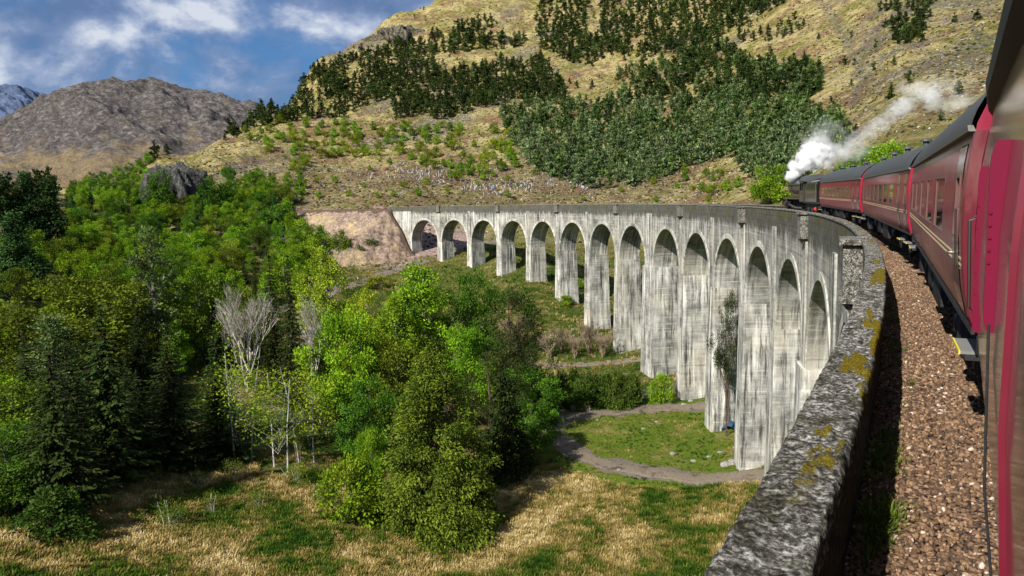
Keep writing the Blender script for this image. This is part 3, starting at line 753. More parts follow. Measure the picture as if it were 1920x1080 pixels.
q = np.stack([ii[:-1, :-1], ii[:-1, 1:], ii[1:, 1:], ii[1:, :-1]], -1).reshape(-1, 4)
tag(link('railway_embankment', np_mesh('railway_embankment', np.stack([XX, YY, Zb], -1).reshape(-1, 3), q, bank_mat(), True, tint=((A2_ > -4.2+.8*fbm(DD/3, DD*0, 3))*1.0).ravel())), kind='structure')
# ------------------------------------------------------------------ rolling stock
def paint(name, base, dirt, rough, coat, amt=.5, spec=.5):
    t = NT(name); o = t.obj()
    st = t.noise(t.mapping(o, (3.5, 1, .35)), 1.6, 7, .68); f = t.noise(o, 9, 6, .7)
    c = t.mix(t.mapr(st, .50, .68, 0, amt), base, dirt)
    c = t.mix(t.mapr(f, .62, .74, 0, .5), c, tuple(k*.45 for k in base))
    c = t.mix(t.mapr(t.noise(o, .7, 5, .6), .45, .7, 0, .35), c, tuple(k*1.5 for k in base))
    r = t.math('ADD', t.math('MULTIPLY', st, .35), rough-.15)
    return t.out(c, r, t.bump(t.noise(t.mapping(o, (1, 1, .6)), 2.2, 3, .5), .12, .03), spec, 0, coat, coatr=.08)
M_MAR = paint('maroon_coach_paint', (.20, .004, .026), (.23, .06, .068), .38, .28, .45)
M_MARW = paint('weathered_maroon_paint', (.115, .010, .020), (.19, .085, .075), .34, .75, .75)
M_MARD = paint('maroon_door_paint', (.12, .002, .016), (.16, .03, .04), .36, .7, .3)
M_GUARD = paint('crimson_guard_paint', (.125, .0008, .021), (.11, .004, .02), .6, .0, .35, .18)
M_END_SUNLIT = paint('sunlit_maroon_end_paint', (.26, .003, .024), (.24, .03, .04), .5, .15, .3, .3)  # maroon brightened: sunlight painted into the end plates and corner pillars
M_GUT = plain('pale_gutter_paint', (.17, .16, .145), .6, .3)
M_ROOF = plain('dark_grey_roof_paint', (.052, .058, .062), .62, .4, .3, 1.2, bump=.15)
M_BLK = plain('black_underframe', (.018, .018, .019), .6, .4, .6, 4, bump=.3)
M_GLOSS = paint('black_engine_paint', (.010, .010, .010), (.09, .06, .03), .28, .6, .3)
M_CREAM = plain('cream_lining_paint', (.62, .50, .28), .5, .4)
M_YEL = plain('yellow_step_edge', (.62, .48, .04), .6, .3)
M_STEEL = plain('worn_steel', (.28, .27, .26), .38, .5, .3, 8, metal=.8)
M_TREAD = plain('grey_step_tread', (.16, .16, .15), .8, .2)
M_BELL = plain('sooty_bellows', (.022, .018, .017), .85, .2)
M_CHROME = plain('bright_handle', (.22, .20, .18), .32, .5, .1, 8, metal=1)
M_WFR = plain('window_frame_alloy', (.12, .055, .05), .4, .5, .2, 8)
def glass_mat():
    t = NT('coach_window_glass'); o = t.obj()
    c = t.ramp(t.noise(t.mapping(o, (.5, 1, .5)), 1.4, 3, .5), [(.35, (.010, .010, .010)), (.6, (.03, .027, .022)), (.75, (.09, .08, .065))])
    return t.out(c, .04, None, .8, 0, 0)
M_GLASS = glass_mat()
M_REDL = plain('red_tail_lamp_paint', (.55, .02, .02), .5, .4)
M_COAL = plain('coal', (.012, .012, .012), .45, .5, .6, 6, bump=.8)
PROF = [(0, 1.27), (.12, 1.315), (.35, 1.36), (.6, 1.385), (.9, 1.40), (1.25, 1.395), (1.6, 1.37), (1.9, 1.325)]
def wz(z): return float(np.interp(z, [p[0] for p in PROF], [p[1] for p in PROF]))
ZBODY, HS = 1.06, 1.9

def make_coach(s0, s1, label, kind, extra=None, off=1.68):
    A, B = Vector(PT(s0, off, zrail(s0))), Vector(PT(s1, off, zrail(s1)))
    X = (B-A); L = X.length; X.normalize(); Yv = Vector((0, 0, 1)).cross(X).normalized(); Z = X.cross(Yv)
    root = empty('railway_coach', (0, 0, 0), 0, label, 'railway coach', 'maroon coaches of the steam train')
    root.matrix_world = Matrix(((X[0], Yv[0], Z[0], A[0]), (X[1], Yv[1], Z[1], A[1]), (X[2], Yv[2], Z[2], A[2]), (0, 0, 0, 1)))
    def tap(x):
        return 1-(.11*max(0, 1-(L-x)/1.25) if kind != 'own' else .075*max(0, 1-min(x, L-x)/1.25))
    def Y(x, z, sg, out=0.0): return sg*(wz(z)*tap(x)+out)
    doors = [(.38, 1.12), (L-1.12, L-.38)]
    if L > 19: doors += [(2.2, 2.95)]
    nw = int((L-(6.6 if L > 19 else 4.4))/2.12); x0 = (3.9 if L > 19 else 2.4)
    pitch = (L-x0-2.2)/nw
    wins = [(x0+k*pitch+pitch*.13, x0+k*pitch+pitch*.87) for k in range(nw)]
    W0, W1 = .78, 1.50
    if kind == 'own': wins = [w for w in wins if w[1] < L-5.7]
    # shell
    mb = MB()
    xs = sorted(set([0, L]+[v for d in doors for v in d]+[v for w in wins for v in w]+[1.25, L-1.25]+list(np.arange(1, L, 1.0))))
    zs = sorted(set([p[0] for p in PROF]+[W0, W1, 1.78]))
    for sg in (1, -1):
        ix = {}
        V, Fs = [], []
        for i, x in enumerate(xs):
            for j, z in enumerate(zs): V.append((x, Y(x, z, sg), ZBODY+z))
        nz = len(zs)
        for i in range(len(xs)-1):
            xm = (xs[i]+xs[i+1])/2
            for j in range(nz-1):
                zm = (zs[j]+zs[j+1])/2
                if any(a < xm < b for a, b in wins) and W0 < zm < W1: continue
                if any(a < xm < b for a, b in doors) and zm < 1.78: continue
                f = [i*nz+j, (i+1)*nz+j, (i+1)*nz+j+1, i*nz+j+1]
                Fs.append(f if sg < 0 else f[::-1])
        mb.add(V, Fs)
    # window reveals and floor
    for sg in (1, -1):
        for a, b in wins:
            q = [(a, W0), (b, W0), (b, W1), (a, W1)]
            for (p, r_) in zip(q, q[1:]+q[:1]):
                mb.add([(p[0], Y(p[0], p[1], sg), ZBODY+p[1]), (r_[0], Y(r_[0], r_[1], sg), ZBODY+r_[1]), (r_[0], Y(r_[0], r_[1], sg)-.07*sg, ZBODY+r_[1]), (p[0], Y(p[0], p[1], sg)-.07*sg, ZBODY+p[1])], [(0, 1, 2, 3)])
    mb.add([(0, 1.18, ZBODY), (L, 1.18, ZBODY), (L, -1.18, ZBODY), (0, -1.18, ZBODY)], [(0, 1, 2, 3)])
    # ends
    for x, fl in ((0, 1), (L, 0)):
        ring = [(x, Y(x, z, 1), ZBODY+z) for z in zs]+[(x, wz(HS)*tap(x)*math.cos(t), ZBODY+HS+.86*math.sin(t)**1.22) for t in np.linspace(.1, math.pi-.1, 12)]+[(x, Y(x, z, -1), ZBODY+z) for z in reversed(zs)]
        mb.cur = 1; mb.add(ring, [tuple(range(len(ring)))]); mb.cur = 0
    body = mb.build('body', [M_MARW, M_MARW] if kind == 'own' else [M_MAR, M_MAR] if kind == 'c3' else [M_MAR, M_END_SUNLIT], root, auto=35)
    # roof
    mb = MB(); rings = []
    for x in [-.04]+list(np.arange(.5, L-.3, 1.0))+[L+.04]:
        w = wz(HS)*tap(min(max(x, 0), L))+.045
        rings.append([(x, w*math.cos(t), ZBODY+HS+.005+.90*math.sin(t)**1.22) for t in np.linspace(0, math.pi, 26)])
    mb.loft(rings, False, False, closed=False)
    for x in np.arange(2.6, L-1, 2.9):    # welded roof joints
        w = wz(HS)*tap(x)+.05
        mb.loft([[(x+d, w*math.cos(t), ZBODY+HS+.012+.905*math.sin(t)**1.22) for t in np.linspace(0, math.pi, 26)] for d in (-.02, .02)], closed=False)
    roof = mb.build('roof', M_ROOF, root, smooth=True)
    mg = MB()
    for sg in (1, -1):
        mg.loft([[(x, sg*(wz(HS)*tap(min(max(x, 0), L))+a), ZBODY+HS+b) for a, b in ((.0, -.03), (.065, -.025), (.075, .03), (.03, .03))] for x in [-.03]+list(np.arange(.6, L-.2, 1.2))+[L+.03]], True, True)
    mg.build('gutter', M_GUT if kind != 'own' else M_ROOF, roof)
    for k, x in enumerate(np.arange(1.8, L-1, 2.55)):
        mv = MB(); yy = .42 if k % 2 else -.32
        mv.lathe([(.10, ZBODY+HS+.80), (.10, ZBODY+HS+.97), (.19, ZBODY+HS+.98), (.17, ZBODY+HS+1.05), (.05, ZBODY+HS+1.08)], 'z', 12, (x, yy, 0)); mv.build('roof_vent', M_ROOF, roof)
    # windows, doors
    def frame(a, b, z0, z1, sg, name, par, outw=.004, fw=.028, bar=False):
        m = MB()
        for (xa, xb, za, zb) in ((a, b, z0, z0+fw), (a, b, z1-fw, z1), (a, a+fw, z0+fw, z1-fw), (b-fw, b, z0+fw, z1-fw))+(((a+fw, b-fw, z1-.24, z1-.21),) if bar else ()):
            V = [(x, Y(x, z, sg, o), ZBODY+z) for o in (-.02, outw) for (x, z) in ((xa, za), (xb, za), (xb, zb), (xa, zb))]
            m.add(V, [(4, 5, 6, 7), (0, 1, 5, 4), (1, 2, 6, 5), (2, 3, 7, 6), (3, 0, 4, 7)])
        fr = m.build(name, M_WFR, par)
        m = MB(); V = [(x, Y(x, z, sg, -.010), ZBODY+z) for (x, z) in ((a, z0), (b, z0), (b, z1), (a, z1))]
        m.add(V, [(0, 1, 2, 3) if sg < 0 else (3, 2, 1, 0)]); m.build('pane', M_GLASS, fr)
    for sg in (1, -1):
        for a, b in wins: frame(a, b, W0, W1, sg, 'window', root)
        for a, b in doors:
            m = MB(); g = .012; dz = [.03, .12, .35, .6, .84, 1.48, 1.6, 1.765]; dx = [a+g, a+.16, b-.16, b-g]
            V, Fs = [], []
            for x in dx:
                for z in dz: V.append((x, Y(x, z, sg, .006), ZBODY+z))
            for i in range(3):
                for j in range(7):
                    if i == 1 and dz[j] == .84: continue
                    f = [i*8+j, (i+1)*8+j, (i+1)*8+j+1, i*8+j+1]; Fs.append(f if sg < 0 else f[::-1])
            m.add(V, Fs)
            V = [(x, Y(x, z, sg, -.06), ZBODY+z) for x, z in ((a, 0), (b, 0), (b, 1.78), (a, 1.78))]
            for u in range(4):          # jambs
                w_ = (u+1) % 4; P = [(a, 0), (b, 0), (b, 1.78), (a, 1.78)]
                m.add([V[u], V[w_], (P[w_][0], Y(P[w_][0], P[w_][1], sg), ZBODY+P[w_][1]), (P[u][0], Y(P[u][0], P[u][1], sg), ZBODY+P[u][1])], [(0, 1, 2, 3)])
            d = m.build('door', M_MARD, root)
            frame(a+.16, b-.16, .84, 1.48, sg, 'door_window', d, .016, .03, False)
            m = MB(); hx = b-.10; m.tube([(hx, Y(hx, .66, sg, .01), ZBODY+.66), (hx, Y(hx, .66, sg, .06), ZBODY+.66), (hx-.1, Y(hx, .66, sg, .06), ZBODY+.66)], .014, 6); m.build('door_handle', M_CHROME, d)
            m = MB(); gx = a-.09; m.tube([(gx, Y(gx, .55, sg, 0), ZBODY+.55), (gx, Y(gx, .55, sg, .045), ZBODY+.58), (gx, Y(gx, 1.15, sg, .045), ZBODY+1.15), (gx, Y(gx, 1.18, sg, 0), ZBODY+1.18)], .010, 6); m.build('grab_rail', M_CHROME, root)
            m = MB(); m.cur = 0
            yb = sg*1.10
            if kind == 'own': continue
            m.box(a, b, min(yb, yb+sg*.24), max(yb, yb+sg*.24), .74, .77)
            m.cur = 1; m.box(a, b, min(yb+sg*.24, yb+sg*.255), max(yb+sg*.24, yb+sg*.255), .735, .775); m.cur = 2
            for x in (a, b): m.box(x-.02, x+.02, min(yb-.1*sg, yb+.2*sg), max(yb-.1*sg, yb+.2*sg), .68, .74); m.box(x-.02, x+.02, min(yb-.1*sg, yb-.06*sg), max(yb-.1*sg, yb-.06*sg), .74, 1.05)
            m.build('footstep', [M_TREAD, M_YEL, M_BLK], root)
        # lining along the waist
        m = MB()
        for z in ((.60, .665) if kind != 'own' else ()):
            m.loft([[(x, Y(x, z, sg, a), ZBODY+z+b) for a, b in ((0, -.011), (.0035, -.011), (.0035, .011), (0, .011))] for x in [0.01]+list(np.arange(1.25, L-1, 1.5))+[L-1.25, L-.01]], False, False)
        (m.build('waist_lining', M_CREAM, body) if m.v else None)
        m = MB(); m.loft([[(x, Y(x, .03, sg, a), ZBODY+b) for a, b in ((-.02, -.05), (.012, -.05), (.012, .02), (-.02, .02))] for x in [0.0]+list(np.arange(1.25, L-1, 1.5))+[L-1.25, L]], True, True)
        m.build('solebar', M_BLK, root)
        for ax in (.0, L):   # corner pillar; brighter red on the leading two coaches paints in sunlight
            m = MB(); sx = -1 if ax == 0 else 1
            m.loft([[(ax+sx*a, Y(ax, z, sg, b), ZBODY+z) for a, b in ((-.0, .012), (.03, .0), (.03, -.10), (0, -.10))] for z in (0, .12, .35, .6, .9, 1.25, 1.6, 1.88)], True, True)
            m.build('corner_pillar', M_END_SUNLIT if kind in ('c1', 'c2') else M_MARW, body)
    # underframe
    m = MB()
    for (a, b, y0, y1, z0, z1) in ((L*.36, L*.46, .55, 1.2, .42, .95), (L*.50, L*.56, .6, 1.2, .48, .95), (L*.60, L*.66, -1.2, -.5, .42, .95), (L*.38, L*.5, -1.2, -.5, .5, .95)): m.bevbox(a, b, y0, y1, z0, z1, .03)
    m.box(.3, L-.3, -.9, .9, .92, 1.05)
    for yy in (-1.05, 1.05): m.tube([(L*.28, yy, .98), (L*.36, yy, .5), (L*.64, yy, .5), (L*.72, yy, .98)], .03, 6)
    m.lathe([(.2, L*.68), (.2, L*.73)], 'x', 14, (0, .9, .75)); m.lathe([(.16, L*.30), (.16, L*.345)], 'x', 14, (0, .95, .72))
    for x in np.arange(L*.3, L*.7, .55): m.box(x-.03, x+.03, 1.0, 1.08, .55, 1.0)
    m.build('underframe', M_BLK, root, auto=40)
    for xb in (min(3.0, L*.17), L-min(3.0, L*.17)):
        m = MB()
        for sg in (1, -1):
            y0 = sg*.99
            m.loft([[(xb+x, y0-.05, z-h), (xb+x, y0+.05, z-h), (xb+x, y0+.05, z+h), (xb+x, y0-.05, z+h)] for x, z, h in ((-1.75, .55, .06), (-1.3, .6, .12), (-.5, .55, .16), (0, .52, .18), (.5, .55, .16), (1.3, .6, .12), (1.75, .55, .06))], True, True)
            for ax in (-1.28, 1.28):
                m.bevbox(xb+ax-.15, xb+ax+.15, y0-.09*1, y0+.12, .33, .60, .03)
                for d in (-.32, .32): m.lathe([(.09, .42), (.09, .72)], 'z', 10, (xb+ax+d, y0+.03*sg, 0))
            for d in (-.18, .18): m.lathe([(.11, .28), (.13, .4), (.11, .55), (.13, .7), (.11, .85)], 'z', 10, (xb+d, y0+.06*sg, 0))
        m.box(xb-.25, xb+.25, -.95, .95, .6, .85)
        bg_ = m.build('bogie', M_BLK, root, auto=40)
        for ax in (-1.28, 1.28):
            m = MB()
            for sg in (1, -1):
                m.lathe([(.10, sg*.66), (.40, sg*.68), (.42, sg*.70), (.455, sg*.71), (.455, sg*.82), (.40, sg*.83), (.38, sg*.79), (.12, sg*.80), (.10, sg*.9)], 'y', 22, (xb+ax, 0, .455))
            m.tube([(xb+ax, -.7, .455), (xb+ax, .7, .455)], .08, 8); m.build('wheelset', M_BLK, bg_, auto=40)
    # gangway bellows, buffers
    for x, d in ((0, -1), (L, 1)):
        m = MB(); rings = []
        for i in range(9):
            e = .05 if i % 2 else 0.0; xx = x+d*i*.045
            rings.append([(xx, -.52-e, 1.15), (xx, .52+e, 1.15), (xx, .52+e, 3.05+e), (xx, .3, 3.2+e), (xx, -.3, 3.2+e), (xx, -.52-e, 3.05+e)])
        m.loft(rings, True, True); m.build('gangway_bellows', M_BELL, root)
        for yy in (-.87, .87):
            m = MB(); m.lathe([(.09, x), (.09, x+d*.22), (.06, x+d*.22), (.06, x+d*.34), (.2, x+d*.35), (.22, x+d*.37), (.15, x+d*.40)], 'x', 16, (0, yy, 1.0)); m.build('buffer', M_BLK, root, auto=40)
        m = MB()
        m.tube([(x+d*.02, 1.0, 1.2), (x+d*.05, 1.0, 1.25), (x+d*.05, 1.0, 2.6), (x+d*.02, 1.0, 2.65)], .02, 6)
        m.tube([(x+d*.02, .75, .95), (x+d*.25, .72, .7), (x+d*.3, .6, .45)], .035, 7); m.build('end_pipe', M_BLK, root)
        m = MB(); m.bevbox(x+d*.16-.15, x+d*.16+.15, -1.25, 1.25, .82, 1.02, .02); m.build('headstock', M_BLK, root)
    if extra: extra(root, L, Y)
    return root

def own_extra(root, L, Y):
    # two tall round-topped crimson guard plates standing out from the side beside the last door
    for (x, z0, z1, w_, th_) in ((L-4.4, .96, 1.50, .026, .018), (L-2.4, .62, 1.47, .020, .018)):
        m = MB(); base = .0; pts = []
        zz = [(z0, 0), (z0, .5), (z0+.012, .75), (z0+.03, .92), (z0+.06, 1.0), (z1-.08, 1.0), (z1-.045, .92), (z1-.018, .72), (z1, .42), (z1, 0)]
        y_in = min(Y(x, q[0]-0, 1) for q in zz)-.02
        yb = Y(x, 1.0, 1)
        for xx in (x, x-th_*.35, x-th_):
            k = .985 if xx == x-th_ else 1.0
            pts.append([(xx, (yb+w_*f*k if f > 0 else y_in), ZBODY+z) for z, f in zz])
        m.loft(pts, True, True)
        for z in np.linspace(z0+.2, z1-.2, 5): m.lathe([(.005, x-th_+.0), (.004, x-th_-.004)], 'x', 8, (0, yb+w_*.75, ZBODY+z))
        m.build('door_guard', M_GUARD, root, auto=40)
    m = MB(); m.tube([(L-4.42, Y(L-4.42, .12, 1, .022), ZBODY-.12), (L-4.42, Y(L-4.42, .6, 1, .016), ZBODY+.5), (L-4.42, Y(L-4.42, .7, 1, .02), ZBODY+.985)], .004, 8); m.build('grab_rail', M_BLK, root)
    for x in (L-5.2,):   # door pillars
        m = MB(); m.loft([[(x+a, Y(x, z, 1, b), ZBODY+z) for a, b in ((-.02, -.01), (-.015, .012), (.015, .012), (.02, -.01))] for z in (0, .12, .35, .6, .9, 1.25, 1.6, 1.9)], True, True); m.build('door_pillar', M_MARD, root)

make_coach(-13.6, 6.85, 'maroon coach the view is taken from, with two tall crimson guard plates by its door', 'own', own_extra, 1.685)
make_coach(8.35, 24.45, 'maroon coach directly ahead of the crimson guard plates, its long sheeny side fully in view', 'c3')
make_coach(24.95, 46.6, 'middle maroon coach, curving between the sheeny nearest one and the one behind the black tender', 'c2')
make_coach(47.1, 68.6, 'maroon coach coupled straight behind the black engine tender', 'c1')

# ------------------------------------------------------------------ tender and engine
def rail_root(name, s0, s1, label, cat):
    A, B = Vector(PT(s0, 1.68, zrail(s0))), Vector(PT(s1, 1.68, zrail(s1)))
    X = (B-A); L = X.length; X.normalize(); Yv = Vector((0, 0, 1)).cross(X).normalized(); Z = X.cross(Yv)
    r_ = empty(name, (0, 0, 0), 0, label, cat)
    r_.matrix_world = Matrix(((X[0], Yv[0], Z[0], A[0]), (X[1], Yv[1], Z[1], A[1]), (X[2], Yv[2], Z[2], A[2]), (0, 0, 0, 1)))
    return r_, L
def spoked(m, x, r, y, sg, n=14):
    m.lathe([(r-.09, y), (r, y), (r+.03, y-.02*sg), (r+.03, y-.05*sg), (r, y-.06*sg), (r, y-.14*sg), (r-.09, y-.14*sg), (r-.09, y)], 'y', 28, (x, 0, r), caps=False)
    m.lathe([(.02, y+.02*sg), (.15, y+.02*sg), (.17, y), (.17, y-.14*sg)], 'y', 14, (x, 0, r))
    for k in range(n):
        t = 2*math.pi*k/n; m.tube([(x+.14*math.cos(t), y-.06*sg, r+.14*math.sin(t)), (x+(r-.07)*math.cos(t), y-.06*sg, r+(r-.07)*math.sin(t))], .03, 4, False)
tr, L = rail_root('tender', 69.7, 76.6, 'black high sided tender loaded with coal behind the steam engine', 'tender')
m = MB()
sec = lambda: [(1.28, 1.28), (1.30, 1.32), (1.30, 2.70), (1.24, 2.95), (1.08, 3.15), (.98, 3.20), (.90, 3.15), (-.90, 3.15), (-.98, 3.20), (-1.08, 3.15), (-1.24, 2.95), (-1.30, 2.70), (-1.30, 1.32), (-1.28, 1.28)]
m.loft([[(x, a, b) for a, b in sec()] for x in (.25, .3, 2.0, 4.0, 6.0, L-.35, L-.3)], True, True); m.build('tank', M_GLOSS, tr, auto=40)
m = MB(); rings = []
for i, x in enumerate(np.linspace(1.6, L-.5, 14)):
    rings.append([(x, y, 3.12+(.32*math.cos(y*1.4)*(.6+.4*math.sin(i*1.7+y*5)))) for y in np.linspace(-.88, .88, 12)])
m.loft(rings, closed=False); m.build('coal_load', M_COAL, tr)
m = MB()
m.box(.05, L-.05, -1.32, 1.32, 1.16, 1.28)
for sg in (1, -1):
    y = sg*1.05; m.box(.3, L-.3, min(y, y+.05*sg), max(y, y+.05*sg), .62, 1.16)
    for x in (1.3, 3.3, 5.3): m.bevbox(x-.16, x+.16, min(y, y+.18*sg), max(y, y+.18*sg), .42, .78, .02)
    for x in (.5, L-.5): m.box(x-.2, x+.2, min(1.15*sg, 1.33*sg), max(1.15*sg, 1.33*sg), .55, .58); m.box(x-.2, x+.2, min(1.15*sg, 1.33*sg), max(1.15*sg, 1.33*sg), .85, .88); m.box(x-.02, x+.02, min(1.15*sg, 1.2*sg), max(1.15*sg, 1.2*sg), .5, 1.16)
m.build('frame', M_BLK, tr)
for x in (1.3, 3.3, 5.3):
    m = MB()
    for sg in (1, -1): spoked(m, x, .65, sg*.82, sg, 12)
    m.tube([(x, -.8, .65), (x, .8, .65)], .08, 8); m.build('wheelset', M_BLK, tr)
for sg in (1, -1):
    m = MB(); x = L-.32
    m.tube([(x, sg*1.33, 1.35), (x, sg*1.37, 1.4), (x, sg*1.37, 2.9), (x, sg*1.30, 2.95)], .022, 6); m.tube([(.35, sg*1.33, 1.35), (.35, sg*1.37, 1.4), (.35, sg*1.37, 2.9), (.35, sg*1.30, 2.95)], .022, 6); m.build('handrail', M_STEEL, tr)
m = MB(); m.lathe([(.06, 1.02), (.11, 1.05), (.12, 1.18), (.07, 1.25), (.05, 1.30)], 'z', 14, (.02, 1.42, -.42)); lamp = m.build('tail_lamp', M_REDL, tr)

lo, L = rail_root('steam_locomotive', 77.0, 88.9, 'black steam locomotive heading the train, smokebox wrapped in white steam', 'steam engine')
m = MB()   # boiler: firebox, tapered barrel
def circ(x, r, zc, sq=0.0, n=24):
    out = []
    for k in range(n):
        t = 2*math.pi*k/n; c, s = math.cos(t), math.sin(t); e = 1-sq*.5
        out.append((x, r*math.copysign(abs(c)**e, c), zc+r*math.copysign(abs(s)**e, s)))
    return out
m.loft([circ(2.0, .92, 2.72, .55), circ(4.1, .88, 2.74, .55), circ(4.15, .84, 2.72, .05), circ(7.0, .80, 2.74), circ(9.2, .74, 2.76), circ(9.2, .79, 2.76), circ(11.0, .79, 2.76), circ(11.06, .70, 2.76)], True, True)
for x in (5.2, 6.4, 7.7, 8.8): m.loft([circ(x-.03, .845-.016*(x-4), 2.73), circ(x+.03, .845-.016*(x-4), 2.73)])
m.build('boiler', M_GLOSS, lo, auto=40)
m = MB(); m.lathe([(.30, 3.44), (.24, 3.56), (.215, 3.72), (.25, 3.84), (.27, 3.88), (.20, 3.88), (.18, 3.6)], 'z', 18, (10.15, 0, 0)); m.build('chimney', M_GLOSS, lo, auto=40)
m = MB(); m.lathe([(.36, 3.42), (.33, 3.58), (.28, 3.70), (.15, 3.77), (.02, 3.79)], 'z', 18, (6.6, 0, 0)); m.build('dome', M_GLOSS, lo, auto=40)
m = MB(); m.lathe([(.62, 11.06), (.6, 11.10), (.35, 11.18), (.1, 11.22), (.02, 11.23)], 'x', 22, (0, 0, 2.76)); m.build('smokebox_door', M_GLOSS, lo, auto=40)
m = MB()
for sg in (1, -1):        # cab sides with two side windows
    y0, y1 = sorted((sg*1.30, sg*1.27))
    for (a, b, z0, z1) in ((.2, 2.0, 1.35, 2.35), (.2, .38, 2.35, 3.05), (1.02, 1.18, 2.35, 3.05), (1.84, 2.0, 2.35, 3.05), (.2, 2.0, 3.05, 3.2)): m.box(a, b, y0, y1, z0, z1)
m.box(1.97, 2.0, -1.27, 1.27, 1.35, 3.2); cab = m.build('cab', M_GLOSS, lo)
m = MB(); m.loft([[(x, 1.36*math.cos(t), 3.2+.62*math.sin(t)) for t in np.linspace(0, math.pi, 18)]+[(x, -1.30*1.0, 3.17), (x, 1.30, 3.17)] for x in (-.25, .1, 1.6, 2.15)], True, True); m.build('cab_roof', M_ROOF, cab, auto=50)
m = MB(); m.box(2.0, 11.2, -1.27, 1.27, 1.62, 1.68); m.box(.0, 2.05, -1.27, 1.27, 1.25, 1.35)
m.loft([[(x, y, z) for y in (-1.27, 1.27) for z in ((1.2+d), (1.28+d))][0:2]+[(x, 1.27, 1.28+d), (x, 1.27, 1.2+d)] for x, d in ((10.9, .42), (11.5, -.05), (11.7, -.05))], True, True)
for sg in (1, -1):
    m.box(1.6, 11.4, min(.6*sg, .66*sg), max(.6*sg, .66*sg), .7, 1.62)
    y0, y1 = sorted((sg*1.25, sg*1.28)); m.box(2.0, 11.2, y0, y1, 1.5, 1.68)
m.build('running_plate', M_GLOSS, lo)
DW = (2.9, 5.2, 7.5)
for x in DW:
    m = MB()
    for sg in (1, -1): spoked(m, x, .88, sg*.84, sg, 18)
    m.tube([(x, -.85, .88), (x, .85, .88)], .1, 8); m.build('driving_wheelset', M_BLK, lo)
for x in (9.0, 10.9):
    m = MB()
    for sg in (1, -1): spoked(m, x, .48, sg*.82, sg, 10)
    m.tube([(x, -.8, .48), (x, .8, .48)], .08, 8); m.build('bogie_wheelset', M_BLK, lo)
for sg in (1, -1):
    m = MB(); m.box(DW[0]-.12, DW[2]+.12, min(.93*sg, .99*sg), max(.93*sg, .99*sg), .60, .72)
    m.loft([[(x, sg*1.04-.03, z-.07), (x, sg*1.04+.03, z-.07), (x, sg*1.04+.03, z+.07), (x, sg*1.04-.03, z+.07)] for x, z in ((DW[1], .66), (9.1, .98))], True, True)
    m.box(8.0, 9.3, min(.98*sg, 1.1*sg), max(.98*sg, 1.1*sg), 1.16, 1.22); m.build('coupling_rod', M_STEEL, lo)
    m = MB(); m.lathe([(.30, 9.25), (.36, 9.3), (.36, 10.4), (.30, 10.45)], 'x', 18, (0, sg*1.02, 1.02)); m.lathe([(.2, 9.1), (.22, 9.15), (.22, 10.55), (.2, 10.6)], 'x', 14, (0, sg*1.0, 1.45)); m.build('cylinder', M_GLOSS, lo, auto=40)
    m = MB(); m.tube([(2.2, sg*.93, 3.05), (9.3, sg*.84, 3.0), (11.0, sg*.82, 3.0)], .022, 6); m.build('handrail', M_STEEL, lo)
    m = MB(); m.lathe([(.10, 11.75), (.10, 12.0), (.06, 12.0), (.06, 12.15), (.22, 12.17), (.2, 12.2)], 'x', 16, (0, sg*.87, 1.02)); m.build('buffer', M_BLK, lo, auto=40)
m = MB(); m.box(11.62, 11.75, -1.25, 1.25, .78, 1.25); m.build('buffer_beam', M_BLK, lo)
m = MB()
for sg in (1, -1): m.bevbox(2.3, 5.9, min(.92*sg, 1.26*sg), max(.92*sg, 1.26*sg), 1.68, 1.98, .08)
m.build('splasher', M_GLOSS, lo)

# ------------------------------------------------------------------ steam: soft puffs of vapour blown back from the chimney
CH = Vector(lo.matrix_world @ Vector((10.15, 0, 3.9)))
def steam_mat(name, dens, sc):
    t = NT(name); o = t.obj()
    ln = t.n('ShaderNodeVectorMath', operation='LENGTH'); t.l(o, ln.inputs[0])
    w = t.n('ShaderNodeNewGeometry').outputs['Position']
    ns = t.noise(w, sc, 6, .62, dist=.4)
    e = t.math('SUBTRACT', 1.0, ln.outputs['Value'])
    d = t.mapr(t.math('ADD', e, t.math('MULTIPLY', t.math('SUBTRACT', ns, .53), 3.3)), .12, .62)
    d = t.math('MULTIPLY', d, t.mapr(e, 0.0, .3))
    v = t.n('ShaderNodeVolumePrincipled', i={'Color': (.995, .997, 1, 1), 'Anisotropy': -.1}); t.l(t.math('MULTIPLY', d, dens), v.inputs['Density'])
    oo = t.n('ShaderNodeOutputMaterial'); t.l(v.outputs[0], oo.inputs['Volume']); return t.m
steam = empty('steam_plume', CH, 0, 'white plume of steam blown back from the engine chimney', 'steam')
steam['kind'] = 'stuff'
import bmesh
bm = bmesh.new(); bmesh.ops.create_icosphere(bm, subdivisions=2, radius=1.0); pme = bpy.data.meshes.new('puff'); bm.to_mesh(pme); bm.free()
SM = {}
def puff(px, py, r, rx, rz, dens, sc):
    d = ray(px, py); h = math.hypot(d[0], d[1]); p = Vector(d)/h*r
    k = (dens, sc)
    if k not in SM: SM[k] = steam_mat('steam_vapour', dens, sc)
    me = pme.copy(); me.materials.append(SM[k]); o = link('puff', me)
    o.location = p; o.scale = (rx, rx, rz); o.parent = steam; o.matrix_parent_inverse = Matrix.Translation(-CH)
